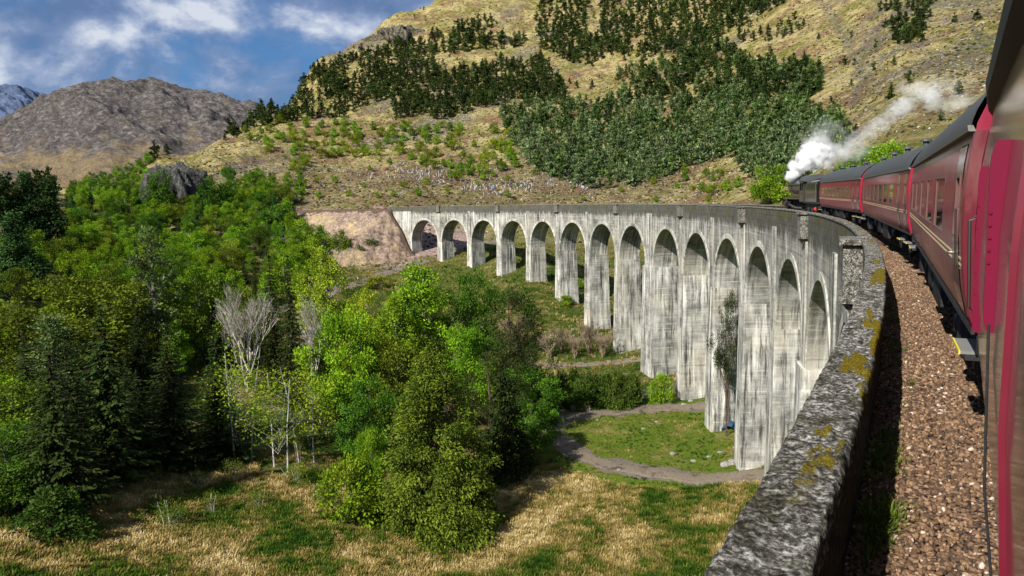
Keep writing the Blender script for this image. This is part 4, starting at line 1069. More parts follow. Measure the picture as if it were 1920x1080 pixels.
for a in ((1484, 328, 86, .95, .9, 5.5, .9), (1497, 314, 86.5, 1.3, 1.1, 5.5, .9), (1512, 303, 87, 1.7, 1.5, 5.0, .9), (1524, 292, 88, 1.95, 1.7, 4.0, .7), (1537, 296, 88, 1.7, 1.8, 2.0, .7), (1533, 275, 90, 2.1, 2.0, .35, .6), (1556, 296, 90, 2.6, 2.0, .22, .6),
          (1580, 283, 92, 1.9, 1.3, .26, .8), (1603, 265, 94, 2.0, 1.2, .20, 1.2), (1628, 249, 96, 2.1, 1.3, .26, 1.2), (1652, 231, 98, 2.0, 1.3, .28, 1.2), (1676, 212, 100, 1.9, 1.3, .28, 1.2), (1692, 199, 102, 1.9, 1.4, .4, .55), (1600, 282, 94, 3.0, 1.6, .14, .5), (1545, 255, 90, 3.0, 2.6, .09, .5),
          (1727, 172, 104, 2.4, 2.0, .28, .5), (1741, 186, 105, 1.7, 1.9, .32, .5), (1718, 163, 105, 2.6, 1.3, .16, .5), (1775, 195, 108, 3.4, 1.6, .14, .5), (1803, 188, 110, 2.6, 1.4, .10, .5), (1765, 160, 108, 3.4, 2.2, .06, .5)): puff(*a)
# ------------------------------------------------------------------ foliage
def leaf_mat(name, lo, hi, trans=.22, var=.30):
    t = NT(name); tn = t.attr('tint'); oi = t.n('ShaderNodeObjectInfo').outputs['Random']
    c = t.mix(tn, lo, hi)
    hs = t.n('ShaderNodeHueSaturation', i={'Saturation': 1.0})
    t.l(t.mapr(oi, 0, 1, .485, .515), hs.inputs['Hue']); t.l(t.mapr(t.math('FRACT', t.math('MULTIPLY', oi, 7.3)), 0, 1, 1-var, 1+var), hs.inputs['Value']); t.l(c, hs.inputs['Color'])
    return t.out(hs.outputs[0], .75, None, .08, trans=trans)
def bark_mat(name, a, b, sc=6):
    t = NT(name); o = t.obj(); n = t.noise(t.mapping(o, (1, 1, .25)), sc, 6, .7)
    return t.out(t.ramp(n, [(.35, a), (.6, b)]), .95, t.bump(n, .6, .05), .1)
LM = dict(
 bright=leaf_mat('bright_leaf', (.046, .115, .004), (.24, .39, .016)), yellow=leaf_mat('yellow_green_leaf', (.08, .13, .005), (.29, .35, .020)),
 green=leaf_mat('green_leaf', (.020, .060, .004), (.10, .21, .018)), olive=leaf_mat('olive_leaf', (.036, .054, .004), (.145, .205, .013)),
 spruce=leaf_mat('spruce_needles', (.007, .016, .004), (.040, .065, .012), .08), cypress=leaf_mat('cypress_sprays', (.012, .026, .003), (.165, .215, .018), .12),
 fir=leaf_mat('fir_needles', (.010, .032, .010), (.060, .125, .030), .08), palepine=leaf_mat('pale_pine_needles', (.022, .048, .018), (.21, .28, .115), .08),
 pine=leaf_mat('pine_needles', (.014, .036, .008), (.14, .21, .055), .08), dark=leaf_mat('dark_cloud_shade_pine_needles', (.006, .018, .004), (.050, .082, .016), .06),  # dark: cloud shadow put into needle colour; also used on other dark pines
 poplar=leaf_mat('pale_poplar_leaf', (.030, .055, .012), (.20, .27, .085)), scots=leaf_mat('scots_pine_needles', (.014, .026, .006), (.065, .085, .018), .08),
 hedge=leaf_mat('hedge_leaf', (.016, .038, .005), (.075, .115, .014), .1), dry=leaf_mat('dry_twig_leaf', (.10, .07, .03), (.25, .19, .09), .1))
BK = dict(dry=bark_mat('dry_twigs', (.10, .075, .05), (.30, .23, .16)), grey=bark_mat('grey_bark', (.05, .045, .04), (.20, .18, .155)), pale=bark_mat('pale_twig_bark', (.24, .21, .17), (.62, .57, .49)), brown=bark_mat('brown_bark', (.035, .024, .016), (.13, .085, .06)), birch=bark_mat('birch_bark', (.15, .14, .13), (.55, .53, .50)))

def kites(C, A, N, size, width=.55, bend=.15):
    """one four-cornered leaf spray per centre: long axis A, facing N"""
    A = A/np.linalg.norm(A, axis=1)[:, None]
    B = np.cross(A, N); B /= (np.linalg.norm(B, axis=1)[:, None]+1e-9); Nn = np.cross(B, A)
    s = size[:, None]
    V = np.stack([C-A*s*.5-Nn*s*bend*.5, C+B*s*width*.5+A*s*.08, C+A*s*.5-Nn*s*bend*.5, C-B*s*width*.5+A*s*.08], 1)
    return V.reshape(-1, 3), np.arange(len(C)*4).reshape(-1, 4)
def runit(n, g=rng):
    v = g.normal(size=(n, 3)); return v/np.linalg.norm(v, axis=1)[:, None]
class Tree:
    def __init__(s): s.C, s.A, s.N, s.S, s.T = [], [], [], [], []; s.w = MB()
    def leaves(s, C, A, N, S_, T): s.C.append(C); s.A.append(A); s.N.append(N); s.S.append(S_); s.T.append(T)
    def crown(s, name, mat, width=.55):
        V, Fq = kites(np.concatenate(s.C), np.concatenate(s.A), np.concatenate(s.N), np.concatenate(s.S), width)
        return np_mesh(name, V, Fq, mat, tint=np.repeat(np.clip(np.concatenate(s.T), 0, 1), 4))
SHAPE = dict(round=lambda t: np.sqrt(np.clip(1-(2*t-1)**2, 0, 1))**.8, egg=lambda t: np.sin(np.clip(t, 0, 1)**.75*math.pi)**.75, cone=lambda t: (1-t)**.80*np.clip(t*9+.35, 0, 1), column=lambda t: np.clip(1-t, 0, 1)**.45*np.clip(t*5+.25, 0, 1), dome=lambda t: np.sqrt(np.clip(1-t*t, 0, 1)))
def broadleaf(seed, h, r, bot, shape, ncl, nleaf, ls, rc, droop=0.0, trunk_r=None, surf=.75, wobble=.25, stems=1, upw=.0):
    g = np.random.default_rng(seed); T = Tree()
    z = bot+(h-bot)*g.random(ncl*6)**(1.0)
    f = SHAPE[shape]; t = (z-bot)/(h-bot)
    keep = g.random(len(z)) < f(t)**1.2+.08
    z, t = z[keep][:ncl], t[keep][:ncl]
    a = g.random(len(z))*2*math.pi
    lob = 1+wobble*np.sin(a*2+g.random()*6+z*.5)+wobble*.7*np.sin(a*3+g.random()*6-z*.8)
    rr = r*f(t)*lob*(surf+(1-surf)*g.random(len(z)))*np.where(g.random(len(z)) < .28, g.random(len(z)), 1)
    CC = np.stack([rr*np.cos(a), rr*np.sin(a), z], -1)
    rcs = rc*(.6+.8*g.random(len(z)))
    per = np.maximum(3, (nleaf*rcs**2/np.sum(rcs**2)).astype(int)); k = np.repeat(np.arange(len(z)), per); n = len(k)
    d = runit(n, g); rad_ = rcs[k]*g.random(n)**.45
    C = CC[k]+d*rad_[:, None]*np.array([1, 1, .75]); C[:, 2] -= droop*np.hypot(C[:, 0], C[:, 1])*.3
    out = CC[k]-np.array([0, 0, bot+(h-bot)*.4]); out /= (np.linalg.norm(out, axis=1)[:, None]+1e-6)
    A = d*.8+out*.5+runit(n, g)*.7+np.array([0, 0, upw-droop*1.2]); N = out*.6+runit(n, g)*.8+np.array([0, 0, .6])
    T.leaves(C, A, N, ls*(.6+.8*g.random(n)), np.clip(.5+.24*g.normal(size=n)+.20*g.normal(size=len(z))[k], 0, 1))
    tr_ = trunk_r or h*.016
    for st in range(stems):
        ox, oy = (0, 0) if stems == 1 else (g.normal()*.5, g.normal()*.5)
        top = (g.normal()*r*.08+ox*2, g.normal()*r*.08+oy*2)
        P = [(ox+(top[0]-ox)*q**1.3+g.normal()*.04*h*.05, oy+(top[1]-oy)*q**1.3, h*.93*q) for q in np.linspace(0, 1, 7)]
        P[0] = (ox, oy, -.6)
        T.w.tube(P, [tr_*(1.15-q)**1.0+.01 for q in np.linspace(0, 1, 7)], 7, False)
    order = g.permutation(len(z))[:min(len(z), 46)]
    for i in order:
        c = CC[i]; zs_ = max(bot*.5, c[2]-np.hypot(c[0], c[1])*(.75+.4*g.random()) - .04*h)
        q = zs_/(h*.93); b0 = Vector((top[0]*q**1.3, top[1]*q**1.3, zs_)); b1 = Vector(c); mid = b0.lerp(b1, .5)+Vector((g.normal(), g.normal(), .6+g.normal()*.5))*.05*r
        rb = max(.015, tr_*.38*(1-q*.7)); T.w.tube([b0, mid, b1], [rb, rb*.65, rb*.22], 4, False)
    return T
def conifer(seed, h, r, bot, levels, nb, ls, droop=.28, pw=.9, dens=9, irregular=.22, width=.4):
    g = np.random.default_rng(seed); T = Tree()
    for L_ in range(levels):
        t = (L_+.5*g.random())/levels; z = bot+(h*.985-bot)*t
        ln0 = r*(1-t)**pw*min(1, .55+t*6)+.12
        for b in range(nb if t < .8 else max(4, nb-2)):
            a = 2*math.pi*(b+.8*g.random())/nb+L_*1.1; ln = ln0*(1-irregular+2*irregular*g.random())*(.55 if g.random() < .12 else 1)
            n = max(3, int(dens*ln)); q = (np.arange(n)+g.random(n))/n
            ra = ln*q; dz = -droop*ln*q**1.0+droop*.55*ln*q**3
            sp = (g.random(n)-.5)*.55*ln*(1-q*.75)*.9
            C = np.stack([ra*math.cos(a)-sp*math.sin(a), ra*math.sin(a)+sp*math.cos(a), z+dz-.12*np.abs(sp)+g.normal(size=n)*.05], -1)
            A = np.stack([np.cos(a)*np.ones(n)-np.sign(sp)*.7*math.sin(a), np.sin(a)*np.ones(n)+np.sign(sp)*.7*math.cos(a), -.25-.6*droop+g.normal(size=n)*.22], -1)
            N = np.stack([.35*math.cos(a)+g.normal(size=n)*.3, .35*math.sin(a)+g.normal(size=n)*.3, np.ones(n)], -1)
            T.leaves(C, A, N, ls*(.65+.7*g.random(n))*(1-.35*t), np.clip(.42+.55*(q-.5)+.22*g.normal(size=n), 0, 1))
            if L_ % 2 == 0 and ln > .6: T.w.tube([(0, 0, z), (ln*.5*math.cos(a), ln*.5*math.sin(a), z-droop*ln*.5+.02), (ln*.9*math.cos(a), ln*.9*math.sin(a), z-droop*ln*.55)], [.035, .022, .008], 3, False)
    T.w.tube([(0, 0, -.6), (g.normal()*.05, g.normal()*.05, h*.5), (0, 0, h)], [h*.016, h*.010, .015], 7, False)
    return T
def bare(seed, h, r, depth=5, twig=.012, stems=3):
    g = random.Random(seed); w = MB()
    def grow(p, d, ln, rad_, lv):
        q = p+d*ln*.5+Vector((g.gauss(0, 1), g.gauss(0, 1), g.gauss(0, .4)))*ln*.05; e = p+d*ln+Vector((g.gauss(0, 1), g.gauss(0, 1), 0))*ln*.06
        w.tube([p, q, e], [rad_, rad_*.8, rad_*.6], 5 if lv < 2 else 3, False)
        if lv >= depth: return
        for k in range(3 if lv < 3 else 4):
            a = g.uniform(0, 6.283); sp = g.uniform(.25, .62)
            u = d.orthogonal().normalized(); v = d.cross(u)
            nd = (d*math.cos(sp)+(u*math.cos(a)+v*math.sin(a))*math.sin(sp)); nd = (nd+Vector((0, 0, .28))).normalized()
            grow(p.lerp(e, g.uniform(.45, 1.0)), nd, ln*g.uniform(.58, .8), max(twig, rad_*.58), lv+1)
    for s_ in range(stems):
        a = 6.283*s_/stems+g.random(); grow(Vector((0, 0, -.5)), Vector((math.cos(a)*.16, math.sin(a)*.16, 1)).normalized(), h*.36, h*.013, 0)
    V = np.array(w.v); w.v = [tuple(p) for p in V*np.array([r/max(1e-6, np.percentile(np.hypot(V[:, 0], V[:, 1]), 97)), r/max(1e-6, np.percentile(np.hypot(V[:, 0], V[:, 1]), 97)), h/V[:, 2].max()])]
    return w

# prototypes: (crown mesh, trunk mesh, height, radius); each with a few variants
PROTO = {}
def reg(kind, T, mat, bark, h, r, width=.55, cname='crown'):
    me = T.crown(kind+'_crown', LM[mat], width); tm = bpy.data.meshes.new(kind+'_trunk'); tm.from_pydata(T.w.v, [], T.w.f); tm.materials.append(BK[bark]); tm.update()
    PROTO.setdefault(kind, []).append((me, tm, h, r))
for i in range(3): reg('birch', broadleaf(20+i, 11, 3.0, 1.6, 'egg', 110, 15000, .26, .9, droop=.35, wobble=.2), 'bright', 'birch', 11, 3.1)
for i in range(3): reg('broad', broadleaf(30+i, 10, 4.2, 1.4, 'round', 120, 18000, .28, 1.1), 'bright', 'grey', 10, 4.4)
for i in range(2): reg('green', broadleaf(40+i, 11, 4.2, 1.2, 'round', 120, 18000, .27, 1.1), 'green', 'grey', 11, 4.4)
for i in range(3): reg('oak', broadleaf(50+i, 11, 4.8, 1.5, 'round', 95, 10000, .34, 1.2, wobble=.3), 'olive', 'grey', 11, 5.0)
for i in range(2): reg('yellow', broadleaf(60+i, 10, 3.6, 1.2, 'egg', 90, 11000, .25, .95), 'yellow', 'birch', 10, 3.7)
for i in range(3): reg('spruce', conifer(70+i, 18, 4.0, .8, 44, 9, .62, .30, .85, 8), 'spruce', 'brown', 18, 4.0, .34)
for i in range(2): reg('bigspruce', broadleaf(76+i, 18, 4.2, .5, 'cone', 170, 9500, .60, 1.05, droop=.5, wobble=.16, surf=.7), 'spruce', 'brown', 18, 4.3, .4)
for i in range(2): reg('poplar', broadleaf(80+i, 19, 2.7, 2.0, 'column', 120, 6500, .34, .8, upw=.6), 'poplar', 'grey', 19, 2.9)
reg('cypress', broadleaf(91, 19, 6.6, .3, 'cone', 420, 62000, .29, 1.0, droop=.45, wobble=.13, surf=.80), 'cypress', 'brown', 19, 6.9, .42)
for i in range(2): reg('sapling', broadleaf(100+i, 12, 2.6, 3.2, 'egg', 70, 1700, .24, 1.0, wobble=.35, trunk_r=.055, stems=2), 'yellow', 'birch', 12, 2.7)
for i in range(2): reg('scots', broadleaf(110+i, 14, 4.0, 5.0, 'egg', 40, 9000, .27, 1.1, wobble=.35, trunk_r=.2), 'scots', 'brown', 14, 4.4, .3)
for i in range(3): reg('bush', broadleaf(120+i, 3.4, 2.2, .1, 'dome', 44, 4600, .22, .7), 'bright', 'grey', 3.4, 2.4)
for i in range(2): reg('yellowbush', broadleaf(130+i, 4.2, 2.2, .2, 'egg', 34, 1900, .32, .8), 'yellow', 'grey', 4.2, 2.4)
for i in range(2): reg('hedge', broadleaf(140+i, 3.2, 2.4, .0, 'dome', 60, 5200, .24, .75), 'hedge', 'brown', 3.2, 2.6)
for i in range(2):
    w = bare(150+i, 5.0, 2.5, 4, .014, 5); tm = bpy.data.meshes.new('twigs'); tm.from_pydata(w.v, [], w.f); tm.materials.append(BK['dry']); tm.update(); PROTO.setdefault('drybush', []).append((None, tm, 5.0, 2.5))
for i in range(2): reg('scrub', broadleaf(190+i, 2.6, 1.7, .0, 'dome', 40, 1500, .17, .7, wobble=.4, stems=3, trunk_r=.03), 'olive', 'pale', 2.6, 1.9)
for i in range(3): reg('leafy', broadleaf(170+i, 7.5, 2.9, .5, 'egg', 56, 4600, .36, .95), 'bright', 'birch', 7.5, 3.1)
for i in range(2): reg('leafydark', broadleaf(180+i, 7.5, 3.0, .5, 'round', 56, 4600, .36, .95), 'green', 'grey', 7.5, 3.2)
for i in range(2):
    w = bare(160+i, 14, 4.2); tm = bpy.data.meshes.new('bare_branches'); tm.from_pydata(w.v, [], w.f); tm.materials.append(BK['pale']); tm.update(); PROTO.setdefault('bare', []).append((None, tm, 14, 4.2))

for i in range(2): reg('fir', broadleaf(78+i, 18, 4.2, .5, 'cone', 190, 14000, .50, 1.0, droop=.5, wobble=.2, surf=.7), 'fir', 'brown', 18, 4.3, .4)
NAMES = dict(fir=('fir_tree', 'tree'), scrub=('bush', 'bush'), bigspruce=('spruce_tree', 'tree'), birch=('birch_tree', 'tree'), broad=('broadleaf_tree', 'tree'), green=('broadleaf_tree', 'tree'), oak=('oak_tree', 'tree'), yellow=('birch_tree', 'tree'), spruce=('spruce_tree', 'tree'), poplar=('poplar_tree', 'tree'),
             cypress=('cypress_tree', 'tree'), sapling=('sapling', 'tree'), scots=('pine_tree', 'tree'), bush=('bush', 'bush'), yellowbush=('bush', 'bush'), hedge=('shrub', 'shrub'), drybush=('twiggy_shrub', 'shrub'), bare=('bare_tree', 'tree'), leafy=('young_tree', 'tree'), leafydark=('young_tree', 'tree'))
TREES = []
def tree(kind, p, h, w=None, label=None, group=None, var=None):
    me, tm, ph, pr = PROTO[kind][(var if var is not None else random.randrange(99)) % len(PROTO[kind])]
    nm, cat = NAMES[kind]
    o = empty(nm, (p[0], p[1], p[2]-.05), random.uniform(0, 6.28), label, cat, group)
    sz = h/ph; sx = (w/2/pr) if w else sz*random.uniform(.9, 1.1); o.scale = (sx, sx, sz)
    if me is None: link('branches', tm, o)
    else: link('crown', me, o); link('trunk', tm, o)
    TREES.append((p[0], p[1], (w or pr*2*sz)/2)); return o
def key(kind, x, ytop, ybase, wpx, label, group=None, r=None, var=None):
    p = at_r(x, r, ybase) if r else hit(x, ybase)
    d = math.hypot(p[0], p[1]); h = el(x, ytop)[1]*d-p[2]
    return tree(kind, p, max(1.0, h), wpx/F*d/math.cos(rad(8)), label, group, var)

# --- the trees one can pick out, front to back
key('cypress', 825, 630, 984, 280, 'large cone shaped olive green conifer in front of the wood, dense to the ground')
key('bush', 660, 862, 978, 128, 'bright green leafy bush at the foot of the large olive conifer')
key('broad', 700, 812, 968, 66, 'narrow bright green young tree between the leafy bush and large olive conifer')
key('spruce', 120, 640, 962, 165, 'tall dark spruce at the left edge of the wood, behind the pale round bush', var=0)
key('spruce', 215, 560, 905, 160, 'tallest black green spruce beside the brown gap in the dark wood', var=1)
key('spruce', 330, 610, 880, 145, 'dark spruce right of the shadowed clearing with reddish floor', var=2)
key('spruce', 415, 700, 860, 130, 'low dark spruce under the bare silver twigged tree', var=0)
key('poplar', 115, 588, 800, 105, 'slim pale green tree standing up through the dark spruces', var=0)
key('poplar', 300, 428, 700, 100, 'tall slim tree with pale flecked leaves above the middle of the wood', var=1)
key('bare', 465, 522, 735, 118, 'bare silver twigged tree, the wider of the two leafless ones', var=0)
key('bare', 592, 545, 745, 72, 'bare silver twigged tree, the narrow leafless one beside the dark pair', var=1)
key('spruce', 520, 455, 735, 70, 'dark narrow spruce touching the wide bare tree', var=1)
key('spruce', 556, 470, 770, 72, 'dark narrow spruce next to the narrow bare tree', var=2)
key('yellow', 610, 470, 640, 95, 'light green birch leaning over the dark narrow spruces', var=1)
key('sapling', 450, 640, 868, 130, 'thin pale stemmed sapling with sparse yellow leaves below the wide bare tree', var=0)
key('sapling', 520, 690, 880, 120, 'sparse yellow leaved sapling, white stem bending, in the small clearing', var=1)
key('sapling', 580, 670, 868, 110, 'straight white stemmed sapling left of the bright green bush', var=0)
key('scrub', 320, 930, 985, 60, 'low olive scrub bush at the edge of the dry grass before the spruces', var=0)
key('broad', 652, 590, 812, 125, 'rounded bright green tree in front of the narrow bare tree', var=0)
key('birch', 792, 496, 700, 112, 'tall bright yellow green birch near the middle of the valley', var=1)
key('birch', 745, 560, 720, 90, 'light green birch just left of the tallest bright birch', var=2)
key('green', 886, 516, 690, 108, 'rounded deep green tree right of the tallest bright birch', var=0)
key('green', 920, 640, 780, 90, 'deep green tree behind the top of the large olive conifer', var=1)
key('scots', 968, 542, 795, 165, 'dark flat layered pine with bare lower trunk nearest the viaduct', var=0)
key('scots', 925, 650, 850, 120, 'dark ragged pine behind the large olive conifer', var=1)
key('bright' if 0 else 'yellow', 690, 545, 700, 90, 'pale yellow green birch behind the rounded bright tree', var=0)
key('oak', 60, 585, 760, 210, 'broad brown olive oak at the far left edge', var=0)
key('oak', 165, 520, 700, 190, 'broad brown olive oak behind the slim pale tree', var=1)
key('oak', 385, 528, 690, 110, 'yellow brown oak left of the wide bare tree', var=2)
key('oak', 30, 720, 860, 150, 'low olive oak at the left edge beside the tall dark spruce', var=1)
key('broad', 40, 690, 790, 120, 'bright green tree low at the far left edge', var=2)
key('green', 30, 800, 950, 150, 'dull green bushy tree in the lower left corner of the wood', var=0)
key('hedge', 100, 925, 1000, 130, 'pale green round bush on the dry grass before the tall dark spruce', var=0)
key('spruce', 270, 690, 880, 110, 'dark spruce half hidden between the two tallest ones', var=0)
key('fir', 20, 330, 490, 90, 'dark conifer at the far left skyline, left of its neighbours', 'dark conifers on the left skyline', var=0)
key('fir', 62, 326, 492, 80, 'tallest dark conifer of the clump on the left skyline', 'dark conifers on the left skyline', var=1)
key('fir', 100, 338, 495, 80, 'dark conifer at the right end of the clump on the left skyline', 'dark conifers on the left skyline', var=2)
key('fir', 40, 400, 560, 100, 'dark conifer below the clump on the left skyline', 'dark conifers on the left skyline', var=1)
key('leafydark', 520, 385, 432, 62, 'rounded pale green tree at the edge of the pink embankment', var=0)
key('leafy', 605, 425, 482, 44, 'light green tree at the foot of the pink embankment, leftmost of three', var=0)
key('leafy', 642, 432, 490, 34, 'small light green tree at the foot of the pink embankment, middle of three', var=1)
key('leafydark', 690, 445, 486, 44, 'green bush at the foot of the pink embankment, rightmost of three', var=1)
key('yellowbush', 715, 515, 542, 52, 'light green bush between the two branches of the valley path', var=1)
key('bush', 1240, 702, 757, 46, 'dark round bush beside the stream under the viaduct', var=2)
key('scots', 1362, 545, 800, 62, 'dark pine growing up beside the nearest pier', r=118, var=0)
for i, x in enumerate((1035, 1062, 1092, 1120, 1148, 1172)): key('hedge', x, 692+random.randint(-4, 5), 766-(i % 2)*5, 62, 'dark evergreen shrub in the row between the two tracks below the viaduct', 'evergreen shrubs below the viaduct')
for i, x in enumerate((1030, 1052, 1078, 1105, 1130)): key('drybush', x, 600+random.randint(-6, 22), 672-(i % 2)*9, 52, 'leafless brown shrub on the slope above the narrow road', 'leafless shrubs above the road')
for i, (x, y) in enumerate(((900, 590), (990, 590), (1110, 545), (1060, 575), (1080, 545))): key('bush', x, y-22, y, 34, 'small green bush on the grassy slope below the piers', 'small bushes on the pier slope')
key('bush', 1446, 312, 380, 70, 'bright green bush beside the line just in front of the engine', var=0)
for i, (x, yt, w_) in enumerate(((1640, 276, 110), (1595, 292, 60), (1672, 268, 70))): key('bush', x, yt, 332, w_, 'bright green thicket on the slope behind the first coach', 'bright bushes behind the coach roofs')
key('bush', 1743, 262, 285, 30, 'small bright green bush on the rocky slope above the coach roofs', var=1)

key('green', 985, 690, 806, 120, 'dark green tree between the large olive conifer and the track bend', var=1)
key('bigspruce', 950, 690, 895, 115, 'dark spruce touching the right side of the large olive conifer', var=1)
key('green', 1003, 752, 850, 90, 'dark green bushy tree over the timber at the track bend', var=0)
key('bigspruce', 1008, 728, 800, 80, 'small dark spruce at the edge of the track bend', var=0)
key('broad', 872, 622, 800, 110, 'mid green tree just behind the tip of the large olive conifer', var=0)
key('oak', 742, 640, 820, 140, 'olive tree left behind the large olive conifer', var=0)
key('green', 690, 715, 880, 110, 'deep green tree standing behind the bright leafy bush', var=0)
for (x, yt, yb, w_, lab) in ((302, 322, 366, 40, 'deep green tree at the left shoulder of the dark rock outcrop'), (398, 332, 368, 40, 'deep green tree at the right shoulder of the dark rock outcrop'), (425, 345, 378, 44, 'bushy deep green tree just right of the dark rock outcrop'), (285, 345, 385, 44, 'bushy green tree just left of the dark rock outcrop')): key('leafydark', x, yt, yb, w_, lab, r=372)
# --- woods and thickets
def inpoly(px, py, P):
    P = np.array(P, float); r_ = np.zeros(len(px), bool); j = len(P)-1
    for i in range(len(P)):
        c = ((P[i, 1] > py) != (P[j, 1] > py)) & (px < (P[j, 0]-P[i, 0])*(py-P[i, 1])/(P[j, 1]-P[i, 1]+1e-9)+P[i, 0]); r_ ^= c; j = i
    return r_
def sample(P, n, gap, holes=()):
    P = np.array(P, float); lo, hi = P.min(0), P.max(0); out = []
    for _ in range(60):
        q = rng.random((n*3, 2))*(hi-lo)+lo
        q = q[inpoly(q[:, 0], q[:, 1], P)]
        for hp in holes: q = q[~inpoly(q[:, 0], q[:, 1], hp)]
        for p in q:
            g_ = gap*(1 if p[1] < 330 else 1+(p[1]-330)/220)
            if all((p[0]-o[0])**2+((p[1]-o[1])*1.7)**2 > g_*g_ for o in out[-700:]): out.append(p)
            if len(out) >= n: return out
    return out
FILLED = []
def fill(P, n, gap, kinds, h0, h1, holes=()):
    for p in sorted(sample(P, n, gap, holes), key=lambda p: p[1]):
        g_ = hit(p[0], p[1])
        if g_ is None: continue
        kind, label, group = random.choice(kinds)
        h_ = random.uniform(h0, h1); o = tree(kind, g_, h_, None, label, group); FILLED.append((o, label, g_+np.array([0, 0, h_*.6])))
WOOD = [('oak', 'olive tree in the wood between rock outcrop and dark spruces', 'olive trees of the valley wood'), ('spruce', 'dark spruce in the wood between rock outcrop and dark front spruces', 'spruces of the valley wood'), ('fir', 'dark fir in the wood between rock outcrop and dark front spruces', 'firs of the valley wood'), ('birch', 'slender light green birch in the wood between rock outcrop and dark spruces', 'light birches of the valley wood'), ('leafy', 'young bright green tree in the wood between rock outcrop and dark spruces', 'young trees of the valley wood'), ('broad', 'bright green broadleaf tree in the wood between rock outcrop and dark spruces', 'bright broadleaf trees of the valley wood'), ('birch', 'slender light green birch in the wood between rock outcrop and dark spruces', 'light birches of the valley wood'),
        ('leafy', 'young bright green tree in the wood between rock outcrop and dark spruces', 'young trees of the valley wood'), ('green', 'deep green broadleaf tree in the wood between rock outcrop and dark spruces', 'deep green trees of the valley wood'), ('yellow', 'yellow green birch in the wood between rock outcrop and dark spruces', 'yellow green birches of the valley wood')]
EMB = [(545, 385), (800, 380), (800, 470), (660, 470), (560, 440)]
fill([(120, 400), (250, 370), (420, 385), (560, 385), (560, 440), (600, 500), (560, 570), (300, 610), (140, 570)], 215, 15.0, WOOD, 7.5, 11.5, [EMB])
fill([(0, 500), (140, 520), (300, 560), (480, 600), (500, 680), (300, 720), (0, 740)], 46, 30, [('oak', 'brown olive oak in the thick of the wood below the skyline conifers', 'olive oaks of the valley wood'), ('oak', 'brown olive oak in the thick of the wood below the skyline conifers', 'olive oaks of the valley wood'), ('birch', 'light birch among the olive oaks of the wood', 'birches among the oaks'), ('spruce', 'dark spruce among the olive oaks of the wood', 'spruces among the oaks')], 9, 13)
fill([(620, 625), (760, 600), (1000, 655), (1000, 790), (760, 830), (600, 800)], 34, 30, [('birch', 'light green birch in the belt of trees below the pier slope', 'birches below the pier slope'), ('oak', 'olive tree in the belt of trees below the pier slope', 'olive trees below the pier slope'), ('drybush', 'leafless pale shrub in the belt of trees below the pier slope', 'pale shrubs below the pier slope'), ('green', 'deep green tree in the belt of trees below the pier slope', 'deep green trees below the pier slope'), ('bigspruce', 'dark spruce in the belt of trees below the pier slope', 'spruces below the pier slope')], 6.5, 9.5)
fill([(250, 905), (420, 880), (600, 885), (625, 940), (420, 965), (270, 985)], 22, 20, [('scrub', 'low olive scrub on the edge of the dry grass before the saplings', 'olive scrub before the saplings')], 1.4, 3.0)
fill([(400, 760), (620, 740), (630, 870), (420, 880)], 12, 30, [('sapling', 'thin sparse yellow sapling between the dark spruces and large olive conifer', 'thin saplings in the gap'), ('scrub', 'olive scrub under the thin saplings', 'olive scrub under the saplings')], 4, 9)
fill([(0, 640), (420, 640), (440, 880), (60, 940), (0, 900)], 22, 42, [('spruce', 'dark spruce deep inside the shadowed front wood', 'spruces of the front wood')], 13, 18)
fill([(130, 335), (260, 300), (420, 330), (570, 350), (560, 385), (300, 375), (130, 390)], 60, 16, [('leafy', 'bright green tree on the rise around the dark rock outcrop', 'trees around the rock outcrop'), ('leafydark', 'deep green tree on the rise around the dark rock outcrop', 'deep green trees around the rock outcrop')], 5.5, 9, [[(280, 305), (420, 305), (425, 378), (280, 378)], [(430, 290), (600, 330), (600, 345), (430, 320)]])
HB = [('yellowbush', 'yellow green birch scrub on the sunny hillside around the crowd', 'birch scrub on the hillside'), ('leafy', 'light green young birch on the sunny hillside around the crowd', 'young birches on the hillside')]
fill([(440, 245), (560, 225), (650, 225), (690, 290), (640, 300), (560, 340), (520, 300)], 45, 13, HB, 5, 8)
fill([(660, 245), (760, 235), (960, 250), (990, 300), (960, 330), (860, 345), (760, 300), (660, 300)], 62, 13, HB, 5, 9)
fill([(560, 300), (1480, 330), (1480, 380), (560, 380)], 44, 22, HB, 2.5, 4.5)
fill([(1280, 300), (1340, 290), (1400, 340), (1400, 375), (1280, 360)], 10, 16, HB, 4, 6)

fill([(285, 374), (420, 374), (430, 392), (285, 392)], 10, 14, [('leafydark', 'green tree standing right below the dark rock outcrop', 'trees below the rock outcrop'), ('leafy', 'bright young tree standing right below the dark rock outcrop', 'young trees below the rock outcrop')], 4, 6)
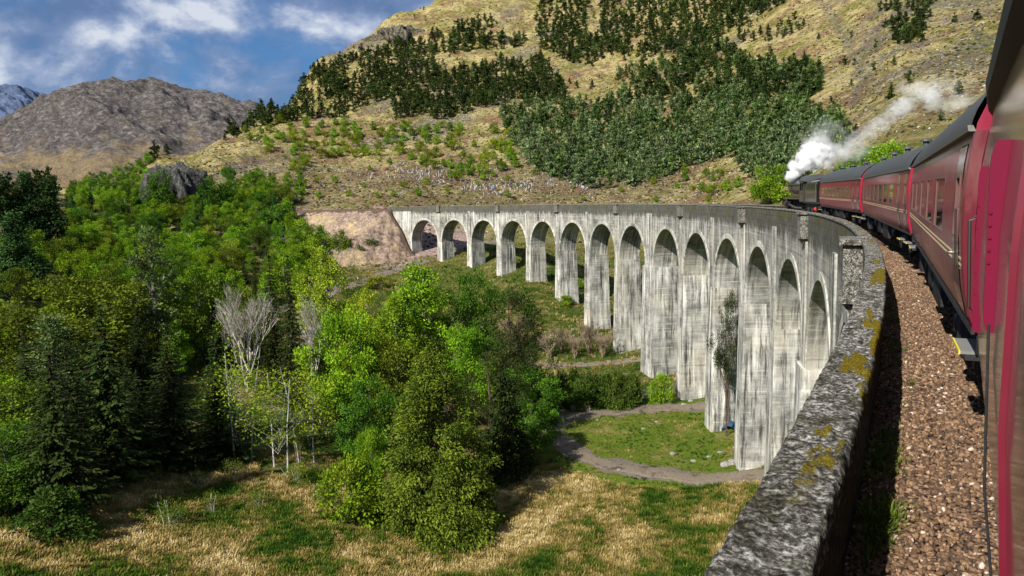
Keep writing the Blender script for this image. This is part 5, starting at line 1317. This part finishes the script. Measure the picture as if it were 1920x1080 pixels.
# say of each tree of the woods which one it is: how near it stands to something one can find, and on which side
MARKS = {'the dark rock outcrop': (350, 350), 'the wide bare twigged tree': (465, 620), 'the narrow bare twigged tree': (590, 640), 'the tall pale flecked tree': (300, 520), 'the far end of the viaduct': (750, 430), 'the skyline conifers': (60, 400), 'the tallest black green spruce': (215, 700),
         'the tallest bright birch': (792, 590), 'the large olive conifer': (825, 800), 'the knot of spectators': (755, 312), 'the lower pine plantation': (1180, 320), 'the engine': (1480, 350), 'the pink embankment': (640, 430)}
def pix(p):
    d = p @ FW; return 960+F*(p @ RT)/d, 540-F*(p @ UP)/d
ORD = ['nearest', 'second nearest', 'third nearest', 'fourth nearest', 'fifth nearest', 'sixth nearest', 'seventh nearest', 'eighth nearest', 'ninth nearest', 'tenth nearest']
sets = {}
for o, label, p in FILLED:
    x, y = pix(p); m = min(MARKS, key=lambda k: (MARKS[k][0]-x)**2+1.5*(MARKS[k][1]-y)**2); dx, dy = x-MARKS[m][0], y-MARKS[m][1]
    side = ('left of' if dx < 0 else 'right of') if abs(dx) > abs(dy)*1.2 else ('behind' if dy < 0 else 'in front of')
    base = label
    for w in (' in the ', ' on the ', ' among ', ' deep ', ' standing ', ' under ', ' between '): base = base.split(w)[0]
    sets.setdefault((base, side, m), []).append((math.hypot(dx, dy), o))
for (base, side, m), L_ in sets.items():
    L_.sort(key=lambda q: q[0])
    for i, (_d, o) in enumerate(L_): o['label'] = f'{base}, {ORD[i]} one {side} {m}' if i < 10 else o['label']
# --- pines on the hillside: the largest-looking 290 are trees of their own, the rest one mass
PA = [(1003, 40), (1012, -12), (1500, -12), (1400, 40), (1335, 75), (1310, 130), (1250, 105), (1150, 102), (1085, 122), (1010, 85)]
PB = [(520, 190), (600, 122), (700, 92), (830, 62), (905, 28), (940, 40), (895, 62), (985, 66), (985, 84), (865, 95), (805, 100), (835, 135), (1010, 105), (1050, 150), (1062, 185), (920, 195), (830, 222), (742, 218), (735, 182), (690, 195), (640, 218), (560, 222), (480, 240), (430, 252), (440, 228)]
PC = [(1150, 122), (1250, 112), (1330, 62), (1400, 118), (1540, 112), (1543, 165), (1500, 200), (1580, 240), (1582, 285), (1545, 310), (1480, 345), (1415, 335), (1372, 285), (1300, 310), (1200, 345), (1110, 352), (1000, 318), (962, 275), (930, 205), (1065, 185), (1110, 200), (1165, 175)]
PD = [(258, 292), (300, 270), (400, 238), (440, 228), (452, 252), (385, 268), (310, 292)]
PE = [(1632, 25), (1690, -5), (1745, 0), (1725, 72), (1680, 84), (1660, 52)]
PF = [(1370, 60), (1450, 50), (1520, 20), (1530, 40), (1450, 75), (1380, 80)]
PG = [(0, 338), (90, 330), (110, 380), (0, 400)]
gap1 = [(1104, -12), (1124, -12), (1128, 50), (1112, 90), (1100, 60)]
pts = []
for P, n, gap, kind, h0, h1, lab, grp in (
  (PA, 480, 9.0, 'dark', 9, 15, 'dark pine toned as in cloud shade in the plantation at the top of the hill', 'pines of the hilltop plantation'), (PB, 720, 7.8, 'dark', 8, 14, 'dark pine toned as in cloud shade in the long band climbing to the ridge', 'pines of the ridge band'),  # both stands get the dark needles as painted cloud shadow
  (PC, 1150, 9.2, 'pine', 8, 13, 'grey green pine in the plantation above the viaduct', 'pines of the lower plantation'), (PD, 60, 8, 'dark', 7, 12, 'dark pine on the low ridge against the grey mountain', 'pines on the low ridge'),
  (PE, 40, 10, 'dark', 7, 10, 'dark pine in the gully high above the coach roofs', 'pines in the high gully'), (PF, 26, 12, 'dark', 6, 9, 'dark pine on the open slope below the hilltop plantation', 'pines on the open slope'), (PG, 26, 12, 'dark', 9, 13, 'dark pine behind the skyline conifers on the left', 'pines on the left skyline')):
    for p in sample(P, n, gap, [gap1]):
        g_ = hit(p[0], p[1]+5)
        if g_ is None or np.hypot(g_[0], g_[1]) > 1500: continue
        kk = kind
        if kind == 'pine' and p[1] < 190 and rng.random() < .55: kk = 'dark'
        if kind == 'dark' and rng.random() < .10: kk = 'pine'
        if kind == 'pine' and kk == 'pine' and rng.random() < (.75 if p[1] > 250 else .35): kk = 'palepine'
        if fbm(g_[0]/26, g_[1]/26, 4) > .80 or fbm(g_[0]/60+7, g_[1]/60, 3) > .98: continue
        pts.append((g_, rng.uniform(h0*.7, h1*1.1), kk, lab, grp))
        if rng.random() < .16:
            g2 = hit(p[0]+rng.normal()*16, p[1]+rng.normal()*9)
            if g2 is not None and np.hypot(g2[0], g2[1]) < 1500: pts.append((g2, rng.uniform(2.5, h0), kk, lab, grp))
for _ in range(70):   # lone pines scattered over the open hill
    x, y = rng.uniform(560, 1840), rng.uniform(20, 270); g_ = hit(x, y)
    if g_ is not None and np.hypot(g_[0], g_[1]) < 1300: pts.append((g_, rng.uniform(3, 7), 'dark', 'lone small pine on the open hillside', 'lone pines on the hillside'))
def hillpine(seed, mat, nl):
    g = np.random.default_rng(seed); T = broadleaf(seed, 10.5, 3.1, .6, 'cone', 30, 520, 1.0, 1.05, wobble=.25, surf=.6, upw=.5)
    T.leaves(np.stack([g.normal(size=70)*.2, g.normal(size=70)*.2, np.linspace(.4, 10.2, 70)], -1), runit(70, g), runit(70, g), np.full(70, .9), np.full(70, .4))
    CC = np.concatenate(T.C); SS_ = np.concatenate(T.S); D = np.linalg.norm(CC[:, None]-CC[None], axis=2) < .55*np.maximum(SS_[:, None], SS_[None])
    keep = np.zeros(len(CC), bool); keep[-35] = True
    for _ in range(60):           # drop sprays that hang loose in the air
        k2 = D[keep].any(0)
        if (k2 == keep).all(): break
        keep = k2
    T.C, T.A, T.N, T.S, T.T = [CC[keep]], [np.concatenate(T.A)[keep]], [np.concatenate(T.N)[keep]], [SS_[keep]], [np.concatenate(T.T)[keep]]
    V, Fq = kites(np.concatenate(T.C), np.concatenate(T.A)+np.array([0, 0, .3]), np.concatenate(T.N), np.concatenate(T.S), .5)
    t = np.concatenate(T.T); tv, tf = np.array([(.16*math.cos(k*2.09), .16*math.sin(k*2.09), z) for z in (-1, 9) for k in range(3)]), np.array([(k, (k+1) % 3, 3+(k+1) % 3, 3+k) for k in range(3)])
    Vt = np.concatenate([V, tv]); Ft = np.concatenate([Fq, tf+len(V)])
    HPT.append((np.repeat(np.clip(t, 0, 1), 4), V, Fq, tv, tf))
    return Vt, Ft, np.concatenate([np.repeat(np.clip(t, 0, 1), 4), np.zeros(6)]), np.concatenate([np.zeros(len(Fq)), np.ones(3)])
HPT = []
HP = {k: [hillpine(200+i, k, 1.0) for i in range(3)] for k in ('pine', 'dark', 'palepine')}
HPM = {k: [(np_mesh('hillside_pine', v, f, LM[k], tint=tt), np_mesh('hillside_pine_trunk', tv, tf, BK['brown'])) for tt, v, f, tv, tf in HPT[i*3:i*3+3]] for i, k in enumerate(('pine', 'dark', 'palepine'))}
pts.sort(key=lambda q: -q[1]/np.hypot(q[0][0], q[0][1]))
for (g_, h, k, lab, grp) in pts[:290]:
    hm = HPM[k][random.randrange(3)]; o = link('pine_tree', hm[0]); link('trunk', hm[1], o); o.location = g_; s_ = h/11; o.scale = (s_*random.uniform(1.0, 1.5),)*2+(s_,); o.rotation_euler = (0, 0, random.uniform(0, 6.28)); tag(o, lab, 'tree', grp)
rest = pts[290:]
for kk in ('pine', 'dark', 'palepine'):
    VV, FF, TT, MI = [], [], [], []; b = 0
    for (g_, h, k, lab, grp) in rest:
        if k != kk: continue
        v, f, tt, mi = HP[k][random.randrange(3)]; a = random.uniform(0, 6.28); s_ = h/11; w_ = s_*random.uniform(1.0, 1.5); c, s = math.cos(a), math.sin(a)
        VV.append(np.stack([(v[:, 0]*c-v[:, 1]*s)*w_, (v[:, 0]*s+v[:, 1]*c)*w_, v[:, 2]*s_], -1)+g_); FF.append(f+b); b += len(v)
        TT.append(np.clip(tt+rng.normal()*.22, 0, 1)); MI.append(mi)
    if VV: tag(link('pine_forest', np_mesh('pine_forest', np.concatenate(VV), np.concatenate(FF), mats=[LM[kk], BK['brown']], midx=np.concatenate(MI), tint=np.concatenate(TT))), {'dark': 'dark pine forest toned as in cloud shade, covering the upper hillside', 'pine': 'mid green pine forest massed on the hillside', 'palepine': 'pale grey green pines massed on the lower hillside'}[kk], 'forest', kind='stuff')
# ------------------------------------------------------------------ grass, stones, water, timber
def grass_mat():
    t = NT('grass_blades'); tn = t.attr('tint')
    return t.out(t.ramp(tn, [(0, (.025, .065, .006)), (.22, (.07, .13, .012)), (.4, (.17, .16, .03)), (.55, (.27, .20, .065)), (.8, (.43, .32, .115)), (1, (.58, .46, .22))]), .9, None, .05, trans=.2)
def tuft(seed, nb, h, spread):
    g = np.random.default_rng(seed); V, Fq = [], []
    for i in range(nb):
        a = g.random()*6.283; d = np.array([math.cos(a), math.sin(a), 0]); b = d*g.random()*spread*.4; w = np.array([-d[1], d[0], 0])*h*.055; hh = h*(.6+.6*g.random()); le = spread*(.3+.9*g.random())
        k = len(V); V += [b-w, b+w, b+d*le*.45+w*.8+np.array([0, 0, hh*.7]), b+d*le*.45-w*.8+np.array([0, 0, hh*.7]), b+d*le+np.array([0, 0, hh*.85])]
        Fq += [(k, k+1, k+2), (k, k+2, k+3), (k+3, k+2, k+4)]
    return np.array(V), np.array(Fq)
def grass(name, n, r0, r1, a0, a1, h, label, tanbias, seed, cond=None):
    g = np.random.default_rng(seed); a = np.radians(g.uniform(a0, a1, n)); r = np.sqrt(g.uniform(r0*r0, r1*r1, n)); X, Y = r*np.sin(a), r*np.cos(a)
    keep = (poly_d(X, Y, pathA) > 2.3)
    md = np.hypot((X-meadC[0])/19, (Y-meadC[1])/17)
    keep &= cond(X, Y, md)
    for (tx, ty, tr_) in TREES: keep &= (np.hypot(X-tx, Y-ty) > min(tr_*.6, 2.5))
    X, Y, = X[keep], Y[keep]; n = len(X)
    m = fbm(X/6.0+3, Y/6.0, 5, .62)+.5*fbm(X/1.3, Y/1.3, 3)
    ti = np.clip(tanbias+.42*m+g.normal(size=n)*.13, 0, 1)
    V, Fc = tuft(seed, 9, h, h*.8)
    me = scatter_mesh(name, V, Fc, np.stack([X, Y, zt(X, Y)-.03], -1), g.uniform(.6, 1.5, n), GRM, ti, rotz_only=True)
    tag(link(name, me), label, 'grass', kind='stuff')
GRM = grass_mat()
# weeds rooted in the ballast along the foot of the parapet
n = 300; g = np.random.default_rng(9); s_ = np.concatenate([g.normal(7.8, .35, n//3), g.normal(6.2, .22, n//3), g.uniform(4.5, 22, n//3)]); o_ = -.40+np.abs(g.normal(size=len(s_)))*.11
V, Fc = tuft(5, 8, .085, .11)
tag(link('weeds', scatter_mesh('weeds', V, Fc, np.stack([-R+(R+o_)*np.cos(s_/R), (R+o_)*np.sin(s_/R), -2.44+.0055*s_-.19], -1), g.uniform(.5, 1.5, len(s_)), GRM, np.clip(g.normal(.24, .12, len(s_)), 0, 1), rotz_only=True)), 'green weeds growing in the ballast at the foot of the parapet', 'weeds', kind='stuff')
grass('dry_grass', 62000, 70, 112, -74, -6, .50, 'long dry straw coloured grass with green patches in the foreground', .50, 1, lambda X, Y, md: (md > 1.0))
grass('meadow_grass', 9000, 92, 150, -34, -8, .30, 'short green grass of the meadow inside the bend of the track', .24, 2, lambda X, Y, md: (md < 1.05))
grass('slope_grass', 15000, 140, 290, -55, -12, .75, 'rough tussocky grass on the slope below the piers', .36, 3, lambda X, Y, md: md > 1.1)
M_ROCK = plain('grey_boulder', (.24, .23, .215), .9, .2, .5, 1.5, bump=.6)
RKM = []
import bmesh
for i in range(3):
    bm = bmesh.new(); bmesh.ops.create_icosphere(bm, subdivisions=3, radius=1.0)
    for v in bm.verts:
        c = v.co; v.co = c*(1+.28*float(fbm(c.x*1.6+i*7+c.z, c.y*1.6-c.z*.7, 4)))*1.0; v.co.z *= .65
    me = bpy.data.meshes.new('boulder'); bm.to_mesh(me); bm.free(); me.materials.append(M_ROCK); RKM.append(me)
for (x, y, s_) in ((1160, 760, .6), (1172, 752, .9), (1190, 757, .7), (1205, 748, .6), (1218, 742, .5), (1196, 738, .45), (1233, 757, .5), (1282, 760, .5), (1295, 752, .45), (1180, 744, .5), (1376, 868, .9), (1362, 872, .7), (1395, 872, .8), (1410, 878, .5), (1425, 876, .5), (1385, 880, .4), (1262, 852, .5), (1040, 893, .35), (1015, 896, .4), (1120, 788, .3), (1206, 806, .3), (1160, 882, .3), (1230, 792, .3), (1300, 865, .35), (1330, 858, .4), (1350, 850, .3)):
    g_ = hit(x, y); o = link('boulder', RKM[random.randrange(3)]); o.location = g_; o.scale = (s_, s_*random.uniform(.7, 1), s_*random.uniform(.6, .9)); o.rotation_euler = (0, 0, random.uniform(0, 6))
    if 1150 < x < 1300 and y < 765: tag(o, 'pale grey boulder beside the dark stream under the viaduct', 'boulder', 'boulders by the stream')
    elif x > 1355 and y > 860: tag(o, 'pale grey boulder at the foot of the nearest pier', 'boulder', 'boulders at the pier foot')
    else: tag(o, 'small pale stone lying in the green meadow grass', 'stone', 'stones in the meadow')
t = NT('stream_water'); M_WAT = t.out((.012, .014, .010), .06, t.bump(t.noise(t.pos(), 1.8, 4, .6), .25, .1), .6)
L0 = chaikin([hit(*p) for p in ((1130, 742), (1175, 748), (1210, 742), (1250, 735), (1300, 728))], 2); V, Fs = [], []
for i, p in enumerate(L0):
    d = L0[min(i+1, len(L0)-1)]-L0[max(i-1, 0)]; nrm = np.array([-d[1], d[0], 0])/np.hypot(d[0], d[1])
    for k in (-3.2, 3.2): q = p+nrm*k; V.append((q[0], q[1], max(float(zt(q[0], q[1])), p[2])+.12))
for i in range(len(L0)-1): Fs.append((2*i, 2*i+1, 2*i+3, 2*i+2))
mb = MB(); mb.add(V, Fs); tag(mb.build('stream', M_WAT), kind='structure')
M_WOOD = plain('weathered_timber', (.34, .28, .23), .85, .2, .4, 3, bump=.4); M_ORG = plain('orange_paint', (.55, .20, .03), .6, .3)
def planks(x, y, name, label, n, ln, w, hgt, ang, cat):
    g_ = hit(x, y); o = empty(name, g_, ang, label, cat)
    for k in range(n):
        m = MB(); yy = (k % 3-1)*w*1.06; zz = .12+(k//3)*hgt*1.04; m.bevbox(-ln/2+random.uniform(-.1, .1), ln/2+random.uniform(-.1, .1), yy-w/2, yy+w/2, zz, zz+hgt, .015); m.build('plank', M_WOOD, o)
    for xx in (-ln*.35, ln*.35): m = MB(); m.bevbox(xx-.08, xx+.08, -w*1.6, w*1.6, -.12, .12, .01); m.build('bearer', M_WOOD, o)
planks(1089, 770, 'timber_stack', 'stack of pale sawn timber beside the track, under the dark shrubs', 9, 3.6, .42, .26, rad(15), 'timber')
planks(1042, 772, 'timber_stack', 'low pile of pale planks left of the sawn timber stack', 3, 3.4, .35, .22, rad(12), 'timber')
planks(992, 848, 'timber_stack', 'stack of grey boards in shade at the edge of the large olive conifer', 9, 3.4, .40, .2, rad(25), 'timber')
g_ = hit(958, 878); o = empty('barrier', g_, rad(20), 'orange pole barrier in the shade right of the large olive conifer', 'barrier')
m = MB(); m.tube([(-1.3, 0, .75), (1.3, 0, .78)], .07, 8); m.build('pole', M_ORG, o)
for xx in (-1.0, 1.0): m = MB(); m.bevbox(xx-.05, xx+.05, -.05, .05, -.2, .82, .01); m.build('leg', M_WOOD, o)
M_BLUE = plain('blue_tarpaulin', (.022, .055, .10), .5, .4, .4, 2)
g_ = hit(1371, 806); mb = MB(); n = 9; V = []
for i in range(n):
    for j in range(n):
        u, v = i/(n-1)*2-1, j/(n-1)*2-1; zz = 1.5*(1-.55*abs(u)**1.7-.4*abs(v)**2)+.12*float(vnoise(u*3, v*3)); V.append((u*1.3, v*1.2, max(.0, zz)))
mb.add(V, [(i*n+j, (i+1)*n+j, (i+1)*n+j+1, i*n+j+1) for i in range(n-1) for j in range(n-1)])
o = mb.build('tarpaulin', M_BLUE, smooth=True); o.location = g_; tag(o, 'blue tarpaulin draped over a heap behind the nearest pier', 'tarpaulin')

# --- heather clumps and scattered rocks that roughen the hillside
def hill_scatter(name, n, lab, col, lo, hi, sq, seed, bias):
    g = np.random.default_rng(seed); a = np.radians(g.uniform(-56, 8, n*3)); r = 300*np.exp(g.random(n*3)*1.25); X, Y = r*np.sin(a), r*np.cos(a)
    w = np.clip(.30+bias*fbm(X/30+seed, Y/30, 4)+.35*fbm(X/8, Y/8, 3), 0, 1); w = np.maximum(w, .75*np.exp(-((r-440)/90)**2)*(a < rad(-14))*(a > rad(-47)))
    w = np.maximum(w, np.clip((a-rad(-12))/rad(6), 0, 1)*.55*np.clip(.6+fbm(X/14, Y/14, 3), 0, 1))
    k = g.random(n*3) < w; X, Y, r = X[k][:n], Y[k][:n], r[k][:n]; m = len(X)
    V, Fc = rock_proto(seed, .42)
    sz = g.uniform(lo, hi, m)*(.55+r/900); t = NT(name); tn = t.attr('tint')
    mt = t.out(t.ramp(tn, col), .95, None, .1)
    tag(link(name, scatter_mesh(name, V, Fc, np.stack([X, Y, zt(X, Y)+.05], -1), sz, mt, np.clip(g.normal(.5, .27, m), 0, 1), squash=sq)), lab, 'heather' if 'heath' in name else 'rocks', kind='stuff')
hill_scatter('heather', 15000, 'dark heather and scrub clumps roughening the open hillside', [(0, (.012, .012, .004)), (.4, (.05, .045, .014)), (.7, (.12, .085, .035)), (1, (.22, .17, .06))], .30, 1.0, .7, 21, .8)
hill_scatter('scattered_rocks', 8000, 'pale rocks scattered over the open hillside', [(0, (.06, .058, .05)), (.5, (.22, .21, .185)), (1, (.48, .46, .41))], .2, .65, .75, 22, .9)
# --- rock faces
def crag_obj(name, label, cx, cy, r_, sx, sy, sz, seed, mat):
    p = at_r(cx, r_); p[2] = el(cx, cy)[1]*r_
    bm = bmesh.new(); bmesh.ops.create_icosphere(bm, subdivisions=5, radius=1.0)
    V = np.array([v.co[:] for v in bm.verts])
    k = 1+.20*ridged(V[:, 0]*1.6+seed+V[:, 2]*.4, V[:, 1]*1.6+V[:, 2]*.3, 4)-.1+.07*ridged((V[:, 0]+V[:, 1])*5+seed, V[:, 2]*1.2, 3)+.05*fbm(V[:, 0]*9+V[:, 2]*5, V[:, 1]*9, 3)
    V *= k[:, None]
    Fs = np.array([[v.index for v in f.verts] for f in bm.faces]); bm.free()
    o = link(name, np_mesh(name, V*np.array([sx, sy, sz]), Fs, mat)); o.location = p; o.rotation_euler = (0, 0, YAW+math.atan((960-cx)/F)); return tag(o, label, 'rock')
t = NT('dark_crag'); p_ = t.pos(); a_ = t.noise(t.mapping(p_, (1, 1, .22)), .55, 8, .72); b_ = t.noise(p_, 1.1, 7, .7)
M_CRAG = t.out(t.ramp(t.math('ADD', t.math('MULTIPLY', a_, .6), t.math('MULTIPLY', b_, .4)), [(.38, (.010, .010, .010)), (.5, (.055, .055, .052)), (.6, (.16, .16, .15)), (.7, (.32, .31, .29))]), .95, t.bump(a_, 1.0, 1.5), .1)
crag_obj('rock_outcrop', 'dark grey rock outcrop rising from the green trees', 350, 364, 390, 13, 9, 13, 2.0, M_CRAG)
t = NT('grey_cliff'); p_ = t.pos(); a_ = t.noise(t.mapping(p_, (1, 1, .25)), .35, 8, .74)
M_CLIFF = t.out(t.ramp(a_, [(.38, (.018, .017, .013)), (.50, (.09, .083, .06)), (.6, (.25, .225, .165)), (.7, (.42, .36, .20))]), .95, t.bump(a_, 1.0, 3), .1)
crag_obj('cliff', 'grey rock cliff on the shoulder of the hill at the skyline', 770, 84, 965, 36, 34, 19, 5.0, M_CLIFF)

# ------------------------------------------------------------------ people
SKIN = plain('skin', (.42, .26, .19), .7, .3, .1)
def person_mesh(seed, top, legs, hair, pose):
    """one continuous skinned body with coloured clothes, hair and face by height"""
    g = random.Random(seed)
    me = bpy.data.meshes.new('person_body'); sit = pose == 'sit'
    hip = .48 if sit else .92
    J = {'pel': (0, 0, hip), 'wst': (0, 0, hip+.20), 'chs': (0, .0, hip+.42), 'nck': (0, .01, hip+.58), 'hed': (0, .03, hip+.68), 'top': (0, .02, hip+.80)}
    for s, k in ((-1, 'l'), (1, 'r')):
        if sit: J[k+'kn'] = (s*.13, .42, hip+.02); J[k+'an'] = (s*.13, .46, .06); J[k+'to'] = (s*.14, .60, .04)
        else: st = g.uniform(-.1, .16)*s; J[k+'kn'] = (s*.10, .03+st*.5, .49); J[k+'an'] = (s*.11, st, .07); J[k+'to'] = (s*.13, st+.16, .04)
        J[k+'sh'] = (s*.18, 0, hip+.52)
        if pose == 'photo': J[k+'el'] = (s*.25, .12, hip+.34); J[k+'ha'] = (s*.07, .30, hip+.60)
        else: J[k+'el'] = (s*.26, -.03, hip+.27); J[k+'ha'] = (s*.24, .12, hip+.05)
    RD = dict(pel=.15, wst=.135, chs=.165, nck=.06, hed=.105, top=.08, kn=.07, an=.05, to=.045, sh=.075, el=.05, ha=.045)
    keys = list(J); E = [('pel', 'wst'), ('wst', 'chs'), ('chs', 'nck'), ('nck', 'hed'), ('hed', 'top')]
    for k in 'lr': E += [('pel', k+'kn'), (k+'kn', k+'an'), (k+'an', k+'to'), ('chs', k+'sh'), (k+'sh', k+'el'), (k+'el', k+'ha')]
    me.from_pydata([J[k] for k in keys], [(keys.index(a), keys.index(b)) for a, b in E], [])
    o = bpy.data.objects.new('person_body', me); COL.objects.link(o); md = o.modifiers.new('skin', 'SKIN')
    for i, k in enumerate(keys):
        r_ = RD[k if k in RD else k[1:]]; me.skin_vertices[0].data[i].radius = (r_, r_*(.75 if k in ('pel', 'wst', 'chs') else 1)); me.skin_vertices[0].data[i].use_root = (k == 'pel')
    o.modifiers.new('sub', 'SUBSURF').levels = 1
    dg = bpy.context.evaluated_depsgraph_get(); m2 = bpy.data.meshes.new_from_object(o.evaluated_get(dg)); bpy.data.objects.remove(o); m2.name = 'person'
    m2.materials.clear()
    for m in (SKIN, top, legs, hair): m2.materials.append(m)
    for f in m2.polygons:
        c = f.center
        hd = Vector(J['hed'])
        if c.z > hip+.585: f.material_index = 3 if (c.y < .03 or c.z > hip+.77) and abs(c.x) < .14 else 0
        elif min((c-Vector(J[k+'ha'])).length for k in 'lr') < .08: f.material_index = 0
        elif c.z > hip+.02 and not (sit and c.y > .15 and c.z < hip+.12): f.material_index = 1
        else: f.material_index = 2
        f.use_smooth = True
    return m2
CL = [plain('cloth', c, .9, .1, .15) for c in ((.66, .65, .63), (.48, .49, .54), (.05, .06, .10), (.035, .035, .04), (.45, .05, .06), (.10, .20, .42), (.55, .42, .50), (.20, .20, .21))]
HR = [plain('hair', c, .8, .2) for c in ((.03, .02, .015), (.14, .09, .05), (.32, .30, .28))]
WEAR = ['white', 'pale grey', 'navy', 'black', 'red', 'blue', 'pink', 'grey']
PM = []
for i, pose in enumerate(('photo', 'stand', 'stand', 'sit', 'photo', 'stand', 'stand', 'photo')): PM.append((person_mesh(i, CL[i], CL[(2, 3, 7, 3, 2, 3, 5, 2)[i]], HR[i % 3], pose), WEAR[i], pose))
def person(x, y, label, group, i=None, r=None):
    g_ = hit(x, y)
    if g_ is None: return
    i = random.choices(range(8), (7, 5, 3, 3, 1, 2, 1, 3))[0] if i is None else i
    o = link('person', PM[i][0]); o.location = (g_[0], g_[1], g_[2]-.02); o.rotation_euler = (0, 0, math.atan2(-(-g_[0]+30), -(g_[1]-60))*-1+random.uniform(-.5, .5)+math.pi); s_ = random.uniform(.94, 1.06); o.scale = (s_,)*3
    tag(o, label % PM[i][1], 'person', group+', '+PM[i][1])
random.seed(5)
def along(P, n, jit, label, group):
    P = np.array(P, float); sg = np.hypot(*np.diff(P, axis=0).T); cs = np.concatenate([[0], np.cumsum(sg)])
    for t in np.sort(rng.random(n))*cs[-1]: person(np.interp(t, cs, P[:, 0])+random.gauss(0, jit), np.interp(t, cs, P[:, 1])+random.gauss(0, jit*.45), label, group)
along([(738, 318), (752, 308), (772, 316)], 30, 5, 'spectator in %s top in the knot at the upper left of the crowd', 'upper left knot of spectators')
along([(745, 336), (790, 340), (842, 350)], 46, 3, 'spectator in %s top in the long line above the far end of the viaduct', 'long line of spectators')
along([(740, 328), (800, 332), (840, 336)], 24, 5, 'spectator in %s top standing behind the long line', 'spectators behind the long line')
along([(862, 358), (905, 362), (958, 369)], 36, 3, 'spectator in %s top in the lower line near the parapet', 'lower line of spectators')
along([(878, 340), (925, 344), (1010, 345)], 40, 6, 'spectator in %s top in the loose middle group on the hillside', 'middle group of spectators')
along([(880, 320), (945, 322), (1015, 318)], 26, 6, 'spectator in %s top in the upper middle group on the hillside', 'upper middle group of spectators')
along([(1058, 342), (1082, 350), (1106, 361)], 26, 4, 'spectator in %s top coming down beside the pine plantation', 'spectators beside the plantation')
along([(440, 288), (520, 305), (640, 322), (730, 330)], 34, 6, 'spectator in %s top strung out on the path left of the crowd', 'spectators strung along the left path')
along([(1120, 350), (1160, 340)], 5, 5, 'spectator in %s top alone right of the crowd under the pines', 'spectators under the pines')
for (x, y) in ((763, 452), (768, 453), (774, 452), (779, 454), (785, 452)): person(x, y, 'walker in %s top in the group below the first arch', 'walkers below the first arch')
for (x, y) in ((757, 470), (764, 471), (768, 470)): person(x, y, 'walker in %s top on the slope under the far abutment', 'walkers under the abutment')
for (x, y, i, lab) in ((612, 553, 0, 'walker in %s top, nearest to the wood on the valley path'), (641, 518, 0, 'walker in %s top by the reddish bank above the path'), (675, 512, 1, 'walker in %s top on the upper edge of the valley path'), (671, 530, 0, 'walker in %s top where the valley path widens'), (726, 490, 2, 'walker in %s top among the tussocks above the valley path'), (727, 476, 3, 'person in %s top sitting on the slope above the walkers'), (744, 537, 1, 'walker in %s top beside the green bush, left of two'), (750, 538, 2, 'walker in %s top beside the green bush, right of two'), (738, 466, 4, 'walker in %s top high on the slope by the abutment')): person(x, y, lab, 'walkers on the valley path', i)
# the rest of the crowd, too many to pick out
VV, FF, MI = [], [], []; b = 0
def crowd(P, n, jit):
    global b
    P = np.array(P, float); sg = np.hypot(*np.diff(P, axis=0).T); cs = np.concatenate([[0], np.cumsum(sg)])
    for t in rng.random(n)*cs[-1]:
        g_ = hit(np.interp(t, cs, P[:, 0])+random.gauss(0, jit), np.interp(t, cs, P[:, 1])+random.gauss(0, jit*.5))
        if g_ is None: continue
        k = random.choices(range(8), (7, 5, 3, 3, 1, 2, 1, 3))[0]; me = PM[k][0]
        v = np.empty(len(me.vertices)*3); me.vertices.foreach_get('co', v); v = v.reshape(-1, 3); a = random.uniform(0, 6.28); c, s = math.cos(a), math.sin(a)
        VV.append(np.stack([v[:, 0]*c-v[:, 1]*s, v[:, 0]*s+v[:, 1]*c, v[:, 2]], -1)+g_)
        for p_ in me.polygons:
            vs = [b+q for q in p_.vertices]
            FF.append(vs if len(vs) == 4 else vs+[vs[-1]] if 0 else vs); MI.append(k)
        b += len(v)
crowd([(745, 322), (800, 326), (850, 338)], 90, 9); crowd([(870, 352), (930, 356), (1010, 352)], 90, 9); crowd([(1020, 345), (1100, 352)], 40, 7); crowd([(640, 318), (740, 340)], 30, 8)
V_ = np.concatenate(VV); q4 = [f for f in FF if len(f) == 4]; q3 = [f for f in FF if len(f) == 3]; m4 = [m for f, m in zip(FF, MI) if len(f) == 4]; m3 = [m for f, m in zip(FF, MI) if len(f) == 3]
tag(link('crowd', np_mesh('crowd', V_, [np.array(q4), np.array(q3)] if q3 else np.array(q4), mats=CL, midx=m4+m3)), 'dense crowd of spectators standing on the brown hillside', 'crowd', kind='stuff')
